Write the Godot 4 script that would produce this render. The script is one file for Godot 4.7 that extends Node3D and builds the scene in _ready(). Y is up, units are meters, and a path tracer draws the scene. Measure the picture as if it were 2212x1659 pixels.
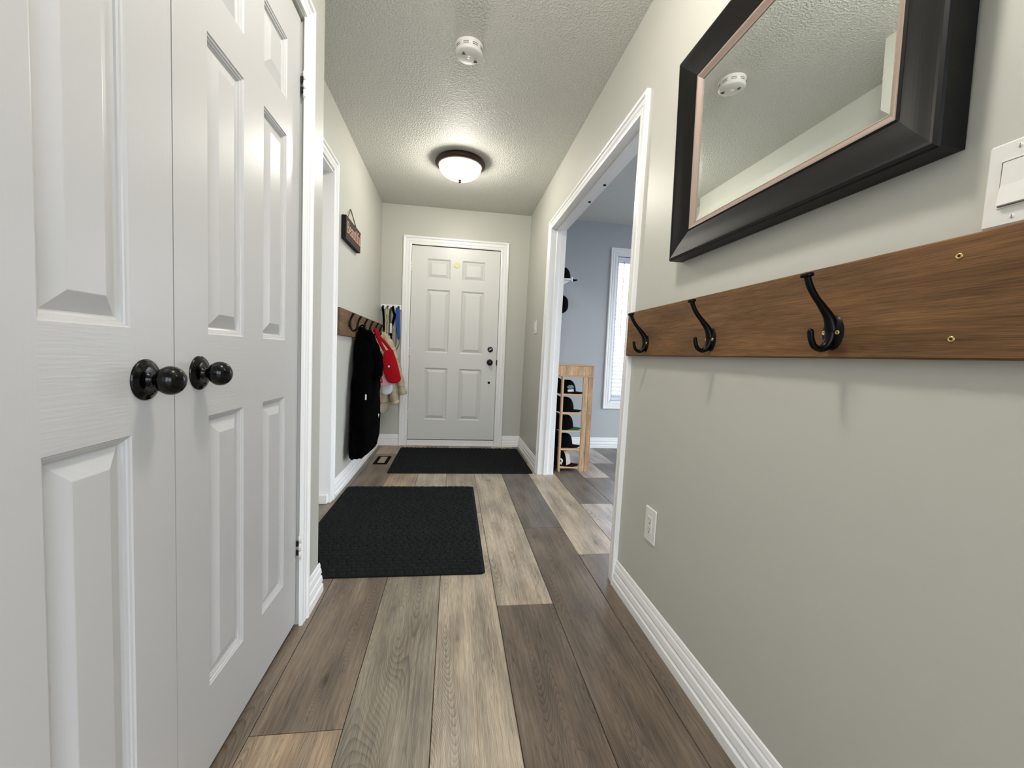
extends Node3D
# A narrow entrance hall looking towards a white front door.
# x right, y up, z towards the viewer; metres.

var M := {}                 # materials by name
var noise := FastNoiseLite.new()
var RIGHT: Transform3D      # frame of the right wall: x along the wall, y up, z out into the hall
var LEFT: Transform3D       # frame of the far left wall
var taken := {}

const END_Z := -4.6
const CEIL := 2.51


func _ready() -> void:
	# ---------------------------------------------------------------- camera, sky, lamps, exposure
	var cam := Camera3D.new()
	cam.name = "camera"
	cam.basis = Basis(Vector3.UP, -0.139274) * Basis(Vector3.RIGHT, -0.06535) * Basis(Vector3.BACK, 0.0425924)
	cam.position = Vector3(0, 1, 0)
	cam.fov = rad_to_deg(2.0 * atan(829.5 / 915.9))
	cam.near = 0.02
	cam.current = true
	add_child(cam)
	var we := WorldEnvironment.new()
	we.name = "environment"
	var env := Environment.new()
	var sky := Sky.new()
	var sm := ProceduralSkyMaterial.new()
	sm.sky_top_color = Color(0.90, 0.94, 1.0)
	sm.sky_horizon_color = Color(0.96, 0.98, 1.0)
	sm.ground_bottom_color = Color(0.55, 0.57, 0.6)
	sm.ground_horizon_color = Color(0.8, 0.85, 0.9)
	sky.sky_material = sm
	env.background_mode = Environment.BG_SKY
	env.sky = sky
	env.background_energy_multiplier = 5.5
	env.tonemap_mode = Environment.TONE_MAPPER_LINEAR
	env.tonemap_exposure = 1.30
	env.sdfgi_enabled = true
	env.ssao_enabled = true
	env.ssil_enabled = true
	we.environment = env
	add_child(we)
	lamp_light(Vector3(0.0, 2.422, -3.46), 0.575, Color(1.0, 0.98, 0.94), 0.1)
	lamp_light(Vector3(0.1, 2.40, -0.9), 0.92, Color(1.0, 0.975, 0.945), 0.1)

	RIGHT = Transform3D(Basis(Vector3.BACK, -0.0112) * Basis(Vector3.UP, -PI / 2), Vector3(0.75, 0, 0))
	LEFT = Transform3D(Basis(Vector3.UP, PI / 2), Vector3(-0.772, 0, 0))
	make_materials()
	build_floor()
	build_shell()
	build_trim()
	build_front_door()
	build_closet_doors()
	build_window()
	build_mats()
	build_mirror()
	build_hook_boards()
	build_clothes()
	build_leashes()
	build_ceiling_things()
	build_wall_things()
	build_shoe_rack()


func lamp_light(p: Vector3, e: float, c: Color, size: float) -> void:
	var l := OmniLight3D.new()
	l.name = "ceiling_light_bulb"
	l.position = p
	l.light_energy = e
	l.light_color = c
	l.light_size = size
	l.omni_range = 14.0
	l.omni_attenuation = 2.0
	l.shadow_enabled = true
	add_child(l, true)


# ==================================================================== naming and grouping
func numbered(called: String) -> String:
	if not taken.has(called):
		taken[called] = 0
		return called
	taken[called] += 1
	return "%s_%03d" % [called, taken[called]]


func tag(o: Node3D, label: String, category: String, group := "", kind := "") -> Node3D:
	o.set_meta("label", label)
	o.set_meta("category", category)
	if group != "":
		o.set_meta("group", group)
	if kind != "":
		o.set_meta("kind", kind)
	return o


func thing(called: String, label: String, category: String, at := Transform3D(), group := "", kind := "") -> Node3D:
	var o := Node3D.new()
	o.name = numbered(called)
	o.transform = at
	add_child(o)
	tag(o, label, category, group, kind)
	return o


func obj(called: String, st, mat: Material, parent: Node = null) -> MeshInstance3D:
	var mi := MeshInstance3D.new()
	if st is SurfaceTool:
		st.generate_normals()
		mi.mesh = st.commit()
	else:
		mi.mesh = st
	mi.material_override = mat
	if parent == null:
		mi.name = numbered(called)
		add_child(mi)
	else:
		var n := 0
		for c in parent.get_children():
			if String(c.name) == called or String(c.name).begins_with(called + "_0"):
				n += 1
		mi.name = called if n == 0 else "%s_%03d" % [called, n]
		parent.add_child(mi)
	return mi


func struct(called: String, st, mat: Material, label: String, category: String, at := Transform3D()) -> MeshInstance3D:
	var o := obj(called, st, mat)
	o.transform = at
	tag(o, label, category, "", "structure")
	return o


# ==================================================================== mesh helpers
func mb(smooth := false) -> SurfaceTool:
	var st := SurfaceTool.new()
	st.begin(Mesh.PRIMITIVE_TRIANGLES)
	st.set_smooth_group(0 if smooth else -1)
	return st


# corners counter-clockwise as seen from outside
func quad(st: SurfaceTool, a: Vector3, b: Vector3, c: Vector3, d: Vector3, ua := Vector2.ZERO, ub := Vector2.RIGHT, uc := Vector2.ONE, ud := Vector2.DOWN) -> void:
	tri(st, a, b, c, ua, ub, uc)
	tri(st, a, c, d, ua, uc, ud)


func tri(st: SurfaceTool, a: Vector3, b: Vector3, c: Vector3, ua := Vector2.ZERO, ub := Vector2.ZERO, uc := Vector2.ZERO) -> void:
	st.set_uv(ua); st.add_vertex(a)
	st.set_uv(uc); st.add_vertex(c)
	st.set_uv(ub); st.add_vertex(b)


func box(st: SurfaceTool, lo: Vector3, hi: Vector3, r := 0.0, x := Transform3D()) -> void:
	var c := (lo + hi) / 2.0
	var h := (hi - lo) / 2.0
	r = minf(r, 0.45 * minf(h.x, minf(h.y, h.z)) * 2.0)
	var ax := [Vector3.RIGHT, Vector3.UP, Vector3.BACK]
	for i in 3:
		for s in [-1.0, 1.0]:
			var n: Vector3 = ax[i] * s
			var u: Vector3 = ax[(i + 1) % 3]
			var v: Vector3 = ax[(i + 2) % 3] * s
			var hn: float = h[i]
			var hu: float = h[(i + 1) % 3] - r
			var hv: float = h[(i + 2) % 3] - r
			var p := c + n * hn
			quad(st, x * (p - u * hu - v * hv), x * (p + u * hu - v * hv), x * (p + u * hu + v * hv), x * (p - u * hu + v * hv), Vector2(-hu, -hv), Vector2(hu, -hv), Vector2(hu, hv), Vector2(-hu, hv))
	if r <= 0.0:
		return
	for i in 3:
		var j := (i + 1) % 3
		var k := (i + 2) % 3
		for s in [-1.0, 1.0]:
			for t in [-1.0, 1.0]:
				var nj: Vector3 = ax[j] * s
				var nk: Vector3 = ax[k] * t
				var a: Vector3 = c + nj * h[j] + nk * (h[k] - r)
				var b: Vector3 = c + nj * (h[j] - r) + nk * h[k]
				var w: Vector3 = ax[i] * (h[i] - r)
				if s * t > 0:
					face(st, x, a - w, a + w, b + w, b - w, nj + nk)
				else:
					face(st, x, a - w, a + w, b + w, b - w, nj + nk)
	for sx in [-1.0, 1.0]:
		for sy in [-1.0, 1.0]:
			for sz in [-1.0, 1.0]:
				var q := c + Vector3(sx * h.x, sy * h.y, sz * h.z)
				var a := q - Vector3(0, sy * r, sz * r)
				var b := q - Vector3(sx * r, 0, sz * r)
				var d := q - Vector3(sx * r, sy * r, 0)
				if (b - a).cross(d - a).dot(Vector3(sx, sy, sz)) > 0:
					tri(st, x * a, x * b, x * d)
				else:
					tri(st, x * a, x * d, x * b)


# a quad turned so that it faces along n
func face(st: SurfaceTool, x: Transform3D, a: Vector3, b: Vector3, c: Vector3, d: Vector3, n: Vector3) -> void:
	if (b - a).cross(c - a).dot(n) >= 0:
		quad(st, x * a, x * b, x * c, x * d)
	else:
		quad(st, x * a, x * d, x * c, x * b)


# eight-cornered block: y from y0 to y1, footprint x0..x1 at the bottom and x0t..x1t at the top
func lean_block(st: SurfaceTool, x0: float, x1: float, x0t: float, x1t: float, y0: float, y1: float, z0: float, z1: float) -> void:
	var p := [Vector3(x0, y0, z0), Vector3(x1, y0, z0), Vector3(x1, y0, z1), Vector3(x0, y0, z1), Vector3(x0t, y1, z0), Vector3(x1t, y1, z0), Vector3(x1t, y1, z1), Vector3(x0t, y1, z1)]
	quad(st, p[0], p[1], p[2], p[3])
	quad(st, p[7], p[6], p[5], p[4])
	quad(st, p[3], p[2], p[6], p[7])
	quad(st, p[1], p[0], p[4], p[5])
	quad(st, p[2], p[1], p[5], p[6])
	quad(st, p[0], p[3], p[7], p[4])


# profile points (u, d) run from p0 to p1; U is the way u grows, D the way d grows; m0, m1 mitre the ends by u
func sweep(st: SurfaceTool, prof: Array, p0: Vector3, p1: Vector3, U: Vector3, D: Vector3, m0 := 0.0, m1 := 0.0) -> void:
	var along := (p1 - p0).normalized()
	var flip := along.cross(U).dot(D) < 0
	var n := prof.size()
	var a := []
	var b := []
	for q in prof:
		a.append(p0 + U * q.x + D * q.y - along * (m0 * q.x))
		b.append(p1 + U * q.x + D * q.y + along * (m1 * q.x))
	var area := 0.0
	for i in n:
		area += prof[i].x * prof[(i + 1) % n].y - prof[(i + 1) % n].x * prof[i].y
	if area < 0:
		flip = not flip
	for i in n:
		var j := (i + 1) % n
		if flip:
			quad(st, a[i], b[i], b[j], a[j])
		else:
			quad(st, a[j], b[j], b[i], a[i])
	var pl := PackedVector2Array(prof)
	var t := Geometry2D.triangulate_polygon(pl)
	for k in range(0, t.size(), 3):
		for e in 2:
			var src: Array = a if e == 0 else b
			var want := -along if e == 0 else along
			var q0: Vector3 = src[t[k]]
			var q1: Vector3 = src[t[k + 1]]
			var q2: Vector3 = src[t[k + 2]]
			if (q1 - q0).cross(q2 - q0).dot(want) > 0:
				tri(st, q0, q1, q2)
			else:
				tri(st, q0, q2, q1)


# rings of equal length joined into a skin
func loft(st: SurfaceTool, rings: Array, cap0 := true, cap1 := true, closed := true) -> void:
	var n: int = rings[0].size()
	var m := n if closed else n - 1
	for i in rings.size() - 1:
		for j in m:
			var k := (j + 1) % n
			var v0 := float(i) / (rings.size() - 1)
			var v1 := float(i + 1) / (rings.size() - 1)
			quad(st, rings[i][j], rings[i][k], rings[i + 1][k], rings[i + 1][j], Vector2(float(j) / n, v0), Vector2(float(j + 1) / n, v0), Vector2(float(j + 1) / n, v1), Vector2(float(j) / n, v1))
	for e in 2:
		if (e == 0 and not cap0) or (e == 1 and not cap1):
			continue
		var r: Array = rings[0] if e == 0 else rings[-1]
		var c := Vector3.ZERO
		for p in r:
			c += p
		c /= n
		for j in n:
			var k := (j + 1) % n
			if e == 0:
				tri(st, c, r[k], r[j])
			else:
				tri(st, c, r[j], r[k])


func smooth_path(pts: Array, per := 6) -> Array:
	var out := []
	for i in pts.size() - 1:
		var a = pts[maxi(i - 1, 0)]
		var d = pts[mini(i + 2, pts.size() - 1)]
		for k in per:
			out.append(pts[i].cubic_interpolate(pts[i + 1], a, d, float(k) / per))
	out.append(pts[-1])
	return out


# round or flattened tube along points; radius a number or an array; flat squeezes it along side
func tube(st: SurfaceTool, pts: Array, radius, sides := 10, side := Vector3.ZERO, flat := 1.0, round_ends := true) -> void:
	var rings := []
	var n := pts.size()
	var up := Vector3.ZERO
	for i in n:
		var t: Vector3 = ((pts[mini(i + 1, n - 1)] - pts[maxi(i - 1, 0)]) as Vector3).normalized()
		if side != Vector3.ZERO:
			up = (side - t * side.dot(t)).normalized()
		elif i == 0:
			up = t.cross(Vector3.UP if absf(t.y) < 0.9 else Vector3.RIGHT).normalized()
		else:
			up = (up - t * up.dot(t)).normalized()
		var w := t.cross(up)
		var r: float = radius[i] if radius is Array else radius
		var scales := [1.0]
		var shifts := [0.0]
		if round_ends and i == 0:
			scales = [0.05, 0.6, 0.9, 1.0]
			shifts = [-1.0, -0.8, -0.4, 0.0]
		elif round_ends and i == n - 1:
			scales = [1.0, 0.9, 0.6, 0.05]
			shifts = [0.0, 0.4, 0.8, 1.0]
		for e in scales.size():
			var ring := []
			for k in sides:
				var g := TAU * k / sides
				ring.append(pts[i] + t * (shifts[e] * r * minf(flat, 1.0)) + (up * cos(g) * flat + w * sin(g)) * r * scales[e])
			rings.append(ring)
	loft(st, rings)


# profile of (radius, height) about the local y axis
func lathe(st: SurfaceTool, prof: Array, x := Transform3D(), sides := 40) -> void:
	for i in prof.size() - 1:
		for k in sides:
			var g0 := TAU * k / sides
			var g1 := TAU * (k + 1) / sides
			var a: Vector2 = prof[i]
			var b: Vector2 = prof[i + 1]
			var p00 := x * Vector3(a.x * cos(g0), a.y, a.x * sin(g0))
			var p01 := x * Vector3(a.x * cos(g1), a.y, a.x * sin(g1))
			var p10 := x * Vector3(b.x * cos(g0), b.y, b.x * sin(g0))
			var p11 := x * Vector3(b.x * cos(g1), b.y, b.x * sin(g1))
			if a.x < 1e-6:
				tri(st, p00, p10, p11)
			elif b.x < 1e-6:
				tri(st, p00, p10, p01)
			else:
				quad(st, p00, p10, p11, p01)


func T(p: Vector3, b := Basis()) -> Transform3D:
	return Transform3D(b, p)


# ==================================================================== materials
func mat(called: String, c: Color, rough := 0.5, metal := 0.0, spec := 0.5) -> StandardMaterial3D:
	var m := StandardMaterial3D.new()
	m.resource_name = called
	m.albedo_color = c
	m.roughness = rough
	m.metallic = metal
	m.metallic_specular = spec
	M[called] = m
	return m


func noise_tex(kind: int, freq: float, oct: int, size := 512, sd := 1, contrast := Vector2(0, 1)) -> NoiseTexture2D:
	var n := FastNoiseLite.new()
	n.noise_type = kind
	n.frequency = freq
	n.fractal_octaves = oct
	n.seed = sd
	var t := NoiseTexture2D.new()
	t.width = size
	t.height = size
	t.seamless = true
	t.noise = n
	if contrast != Vector2(0, 1):
		var g := Gradient.new()
		g.offsets = PackedFloat32Array([contrast.x, contrast.y])
		g.colors = PackedColorArray([Color.BLACK, Color.WHITE])
		t.color_ramp = g
	return t


func relief(m: StandardMaterial3D, t: Texture2D, cm: float, scale: Vector3, world := false) -> void:
	m.heightmap_enabled = true
	m.heightmap_texture = t
	m.heightmap_scale = cm
	m.uv1_triplanar = true
	m.uv1_world_triplanar = world
	m.uv1_scale = scale


func make_materials() -> void:
	var peel := noise_tex(FastNoiseLite.TYPE_SIMPLEX_SMOOTH, 0.03, 3, 512, 3)
	relief(mat("wall_paint", Color(0.748, 0.746, 0.710), 0.42), peel, 0.008, Vector3(4, 4, 4), true)
	relief(mat("room_paint", Color(0.70, 0.715, 0.725), 0.5), peel, 0.008, Vector3(4, 4, 4), true)
	var pop := noise_tex(FastNoiseLite.TYPE_SIMPLEX_SMOOTH, 0.026, 3, 1024, 7, Vector2(0.35, 0.8))
	relief(mat("ceiling_stipple", Color(0.83, 0.83, 0.80), 0.6), pop, 0.24, Vector3(2.4, 2.4, 2.4), true)
	mat("trim_white", Color(0.945, 0.945, 0.94), 0.3)
	mat("door_white", Color(0.865, 0.865, 0.85), 0.36)
	var grain := noise_tex(FastNoiseLite.TYPE_SIMPLEX_SMOOTH, 0.02, 3, 512, 11)
	# moulded wood grain that runs along the stiles and across the rails
	relief(mat("door_stile", Color(0.755, 0.753, 0.747), 0.33), grain, 0.006, Vector3(14, 1.0, 14))
	relief(mat("door_rail", Color(0.755, 0.753, 0.747), 0.33), grain, 0.014, Vector3(1.0, 14, 14))
	relief(mat("door_panel", Color(0.755, 0.753, 0.747), 0.33), grain, 0.003, Vector3(14, 1.0, 14))
	mat("hook_black", Color(0.016, 0.015, 0.015), 0.32, 0.0, 0.3)
	mat("black_metal", Color(0.025, 0.024, 0.024), 0.3, 0.0, 0.55)
	mat("black_glossy", Color(0.012, 0.012, 0.013), 0.16, 0.0, 0.4)
	mat("brass", Color(0.80, 0.69, 0.47), 0.4, 1.0)
	mat("yellow_brass", Color(0.93, 0.90, 0.60), 0.5, 0.0)
	mat("steel", Color(0.75, 0.74, 0.72), 0.35, 1.0)
	mat("dark_hole", Color(0.02, 0.018, 0.016), 0.9)
	mat("plastic_white", Color(0.88, 0.875, 0.855), 0.5)
	mat("slot_grey", Color(0.22, 0.21, 0.20), 0.8)
	mat("plastic_slot", Color(0.38, 0.37, 0.35), 0.7)
	mat("subfloor", Color(0.10, 0.075, 0.06), 0.9)
	mat("bronze", Color(0.20, 0.135, 0.105), 0.5, 0.3)
	var gl := mat("lamp_glass", Color(0.98, 0.96, 0.9), 0.4)
	gl.emission_enabled = true
	gl.emission = Color(1.0, 0.95, 0.84)
	gl.emission_energy_multiplier = 2.2
	relief(mat("frame_black", Color(0.03, 0.027, 0.026), 0.42, 0.0, 0.33), grain, 0.004, Vector3(8, 8, 8))
	mat("frame_gold", Color(0.60, 0.53, 0.485), 0.4, 0.2)
	mat("mirror_silver", Color(0.945, 0.965, 0.955), 0.0, 1.0)
	var mm := mat("mat_pile", Color(0.24, 0.255, 0.26), 0.95, 0.0, 0.2)
	mm.albedo_texture = speckle(256, Color(0.45, 0.45, 0.45), Color(1.0, 1.0, 1.0), 5)
	mm.uv1_scale = Vector3(4, 4, 4)
	mat("mat_rubber", Color(0.035, 0.037, 0.038), 0.8, 0.0, 0.3)
	var coat := mat("coat_black", Color(0.008, 0.008, 0.009), 0.9, 0.0, 0.12)
	coat.rim_enabled = false
	mat("cap_black", Color(0.016, 0.016, 0.018), 0.9, 0.0, 0.2)
	mat("cap_charcoal", Color(0.055, 0.058, 0.065), 0.9, 0.0, 0.2)
	mat("cap_white", Color(0.80, 0.79, 0.76), 0.85, 0.0, 0.2)
	mat("cap_green", Color(0.12, 0.42, 0.30), 0.85, 0.0, 0.2)
	mat("cap_brown", Color(0.10, 0.06, 0.045), 0.9, 0.0, 0.2)
	mat("patch_blue", Color(0.42, 0.52, 0.58), 0.8)
	mat("patch_white", Color(0.85, 0.86, 0.86), 0.8)
	relief(mat("red_cloth", Color(0.66, 0.055, 0.11), 0.8, 0.0, 0.25), peel, 0.15, Vector3(10, 10, 10))
	relief(mat("red_velvet", Color(0.62, 0.045, 0.09), 0.85, 0.0, 0.25), peel, 0.15, Vector3(10, 10, 10))
	mat("pale_pink", Color(0.87, 0.66, 0.65), 0.85, 0.0, 0.2)
	mat("letter_red", Color(0.66, 0.05, 0.09), 0.8)
	mat("white_cloth", Color(0.85, 0.86, 0.87), 0.85, 0.0, 0.2)
	var pl := mat("plaid_beige", Color(0.90, 0.895, 0.90), 0.95, 0.0, 0.15)
	pl.albedo_texture = plaid_image()
	mat("strap_tan", Color(0.60, 0.555, 0.48), 0.8)
	var pr := mat("ribbon_print", Color(0.9, 0.88, 0.8), 0.85)
	pr.albedo_texture = ribbon_image()
	mat("strap_green", Color(0.16, 0.21, 0.12), 0.85)
	var rb := mat("rope_blue", Color(1, 1, 1), 0.8)
	rb.albedo_texture = speckle(64, Color(0.06, 0.2, 0.5), Color(0.42, 0.66, 0.92), 9)
	rb.uv1_scale = Vector3(2, 10, 1)
	mat("bead_grey", Color(0.62, 0.62, 0.58), 0.6)
	mat("cord_grey", Color(0.25, 0.25, 0.26), 0.7)
	var sign_m := mat("sign_wood", Color(0.27, 0.205, 0.175), 0.8)
	sign_m.albedo_texture = speckle(128, Color(0.7, 0.7, 0.7), Color(1, 1, 1), 21)
	mat("sign_side", Color(0.03, 0.025, 0.025), 0.8)
	mat("sign_letter", Color(0.80, 0.64, 0.54), 0.6)
	mat("twine", Color(0.36, 0.3, 0.22), 0.9)
	mat("oak_light", Color(0.80, 0.66, 0.50), 0.55)
	mat("oak_pale", Color(0.86, 0.72, 0.56), 0.55)
	mat("vent_brown", Color(0.045, 0.032, 0.026), 0.7, 0.0, 0.15)
	mat("vinyl_white", Color(0.90, 0.915, 0.94), 0.4)
	mat("slat_white", Color(0.72, 0.73, 0.755), 0.6)
	var pane := mat("window_glass", Color(1, 1, 1, 0.06), 0.0)
	pane.transparency = BaseMaterial3D.TRANSPARENCY_ALPHA
	mat("pale_gravel", Color(0.42, 0.44, 0.47), 0.95)
	# floor and board wood: grain pictures, tinted per board
	for k in 5:
		M["grain_%d" % k] = wood_image(k, 480, 2048 if k < 4 else 1024)
	var tones := {
		"brown": Color(0.61, 0.545, 0.47), "dark": Color(0.545, 0.485, 0.42), "dark_grey": Color(0.545, 0.505, 0.47),
		"green_grey": Color(0.68, 0.635, 0.56), "light": Color(0.85, 0.785, 0.695), "light_cool": Color(0.85, 0.805, 0.755), "tan": Color(0.80, 0.70, 0.585), "mid": Color(0.75, 0.69, 0.61),
	}
	for t in tones:
		for k in 4:
			var m := mat("plank_%s_%d" % [t, k], tones[t], 0.36, 0.0, 0.42)
			m.albedo_texture = M["grain_%d" % k]
	var bw := mat("board_walnut", Color(0.54, 0.40, 0.265), 0.6, 0.0, 0.3)
	bw.albedo_texture = M["grain_4"]
	var bo := mat("board_oak", Color(0.51, 0.39, 0.275), 0.6, 0.0, 0.35)
	bo.albedo_texture = M["grain_4"]
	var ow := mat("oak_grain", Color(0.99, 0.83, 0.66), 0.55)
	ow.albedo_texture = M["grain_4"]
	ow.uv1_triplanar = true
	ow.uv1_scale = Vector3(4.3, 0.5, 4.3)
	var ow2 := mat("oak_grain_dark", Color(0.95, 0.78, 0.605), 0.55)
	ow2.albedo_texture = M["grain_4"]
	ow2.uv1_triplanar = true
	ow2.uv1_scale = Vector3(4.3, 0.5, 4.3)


func speckle(size: int, a: Color, b: Color, sd: int) -> ImageTexture:
	var rng := RandomNumberGenerator.new()
	rng.seed = sd
	var im := Image.create(size, size, false, Image.FORMAT_RGB8)
	for y in size:
		for x in size:
			im.set_pixel(x, y, a.lerp(b, rng.randf() * rng.randf()))
	return ImageTexture.create_from_image(im)


func plaid_image() -> ImageTexture:
	var s := 256
	var im := Image.create(s, s, false, Image.FORMAT_RGB8)
	im.fill(Color(0.83, 0.79, 0.69))
	var line := Color(0.60, 0.50, 0.38)
	var band := Color(0.71, 0.63, 0.50)
	for y in s:
		for x in s:
			var c := Color(0.83, 0.79, 0.69)
			var px := x % 64
			var py := y % 64
			if px < 20: c = c.lerp(band, 0.35)
			if py < 20: c = c.lerp(band, 0.35)
			if px == 30 or px == 31 or py == 30 or py == 31: c = c.lerp(line, 0.7)
			if px == 44 or py == 44: c = c.lerp(Color(0.93, 0.91, 0.86), 0.7)
			im.set_pixel(x, y, c)
	return ImageTexture.create_from_image(im)


func ribbon_image() -> ImageTexture:
	var im := Image.create(32, 256, false, Image.FORMAT_RGB8)
	var rng := RandomNumberGenerator.new()
	rng.seed = 4
	im.fill(Color(0.82, 0.79, 0.70))
	for k in 26:
		var c: Color = [Color(0.5, 0.46, 0.4), Color(0.62, 0.2, 0.14), Color(0.9, 0.88, 0.8), Color(0.2, 0.19, 0.17)][k % 4]
		im.fill_rect(Rect2i(rng.randi_range(0, 20), rng.randi_range(0, 250), rng.randi_range(6, 16), rng.randi_range(4, 16)), c)
	return ImageTexture.create_from_image(im)


# oak grain: contour lines of a stretched noise give the cathedral figure, knots bend them
func wood_image(k: int, w: int, h: int) -> ImageTexture:
	var rng := RandomNumberGenerator.new()
	rng.seed = 40 + k
	var na := FastNoiseLite.new()
	na.seed = 100 + k
	na.noise_type = FastNoiseLite.TYPE_SIMPLEX_SMOOTH
	na.fractal_type = FastNoiseLite.FRACTAL_NONE
	na.frequency = 1.0
	var nb := FastNoiseLite.new()
	nb.seed = 200 + k
	nb.noise_type = FastNoiseLite.TYPE_SIMPLEX_SMOOTH
	nb.fractal_type = FastNoiseLite.FRACTAL_NONE
	nb.frequency = 1.0
	var knots := []
	for i in [5, 3, 2, 1, 0][k]:
		knots.append([rng.randf_range(0.04, 0.19), rng.randf_range(0.05, 2.1), rng.randf_range(0.006, 0.013), rng.randf_range(0.35, 0.9)])
	var data := PackedByteArray()
	data.resize(w * h * 3)
	var at := 0
	for y in h:
		var v := 2.2 * y / h
		for x in w:
			var u := 0.23 * x / w
			var wu := u + 0.006 * nb.get_noise_2d(v * 2.2, u * 7.0)
			var f := na.get_noise_2d(wu * 6.5, v * 0.62) * 1.25
			var dark := 0.0
			for q in knots:
				var du: float = (u - q[0]) / q[2]
				var dv: float = (v - q[1]) / (q[2] * 2.6)
				var r2 := du * du + dv * dv
				if r2 < 60.0:
					f += q[3] * 0.9 * exp(-r2 * 0.13)
					dark += q[3] * (exp(-r2 * 1.6) * 0.55 + exp(-r2 * 0.10) * 0.17)
			var figure := 1.0 if k < 4 else 0.22
			var ring := fposmod(f * 17.0 + 0.04 * nb.get_noise_2d(u * 90.0, v * 3.0), 1.0)
			ring = (ring * ring * ring if ring < 0.9 else 7.29 * (1.0 - ring)) * figure
			var pore := nb.get_noise_2d(u * 720.0, v * 15.0)
			var fine := nb.get_noise_2d(u * 330.0 + 50.0, v * 7.0)
			var streak := nb.get_noise_2d(u * 70.0 + 11.0, v * 1.6)
			var blotch := nb.get_noise_2d(u * 10.0 + 20.0, v * 2.4)
			var val := 0.815 + 0.09 * blotch + 0.06 * streak + 0.075 * fine - 0.21 * ring * (0.75 - 0.5 * blotch) - dark * 0.42
			val += 0.13 * pore if pore < 0.0 else 0.07 * pore
			var warm := 0.010 * nb.get_noise_2d(u * 16.0 + 90.0, v * 3.0) - 0.03 * dark
			data[at] = int(clampf(val + warm, 0.0, 1.0) * 255.0)
			data[at + 1] = int(clampf(val, 0.0, 1.0) * 255.0)
			data[at + 2] = int(clampf(val - warm, 0.0, 1.0) * 255.0)
			at += 3
	return ImageTexture.create_from_image(Image.create_from_data(w, h, false, Image.FORMAT_RGB8, data))


# ==================================================================== floor
func plank(parent: Node3D, x0: float, x1: float, z0: float, z1: float, tone: String, k: int, v0 := 0.0, flip := false) -> void:
	# z0 far end, z1 near end
	var g := 0.0009
	var b := 0.0016
	var lo := Vector3(x0 + g, -0.009, z0 + g)
	var hi := Vector3(x1 - g, 0.0, z1 - g)
	var st := mb()
	var uv := func(p: Vector3) -> Vector2:
		var uu := (p.x - x0) / 0.2313
		if flip: uu = 1.0 - uu
		return Vector2(uu, v0 + (z1 - p.z) / 2.2)
	var top := [Vector3(lo.x + b, 0, hi.z - b), Vector3(hi.x - b, 0, hi.z - b), Vector3(hi.x - b, 0, lo.z + b), Vector3(lo.x + b, 0, lo.z + b)]
	var mid := [Vector3(lo.x, -b, hi.z), Vector3(hi.x, -b, hi.z), Vector3(hi.x, -b, lo.z), Vector3(lo.x, -b, lo.z)]
	quad(st, top[0], top[1], top[2], top[3], uv.call(top[0]), uv.call(top[1]), uv.call(top[2]), uv.call(top[3]))
	for i in 4:
		var j := (i + 1) % 4
		quad(st, mid[i], mid[j], top[j], top[i], uv.call(mid[i]), uv.call(mid[j]), uv.call(top[j]), uv.call(top[i]))
		var d0: Vector3 = mid[i] + Vector3(0, -0.007, 0)
		var d1: Vector3 = mid[j] + Vector3(0, -0.007, 0)
		quad(st, d0, d1, mid[j], mid[i], uv.call(mid[i]), uv.call(mid[j]), uv.call(mid[j]), uv.call(mid[i]))
	obj("plank", st, M["plank_%s_%d" % [tone, k]], parent)


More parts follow.
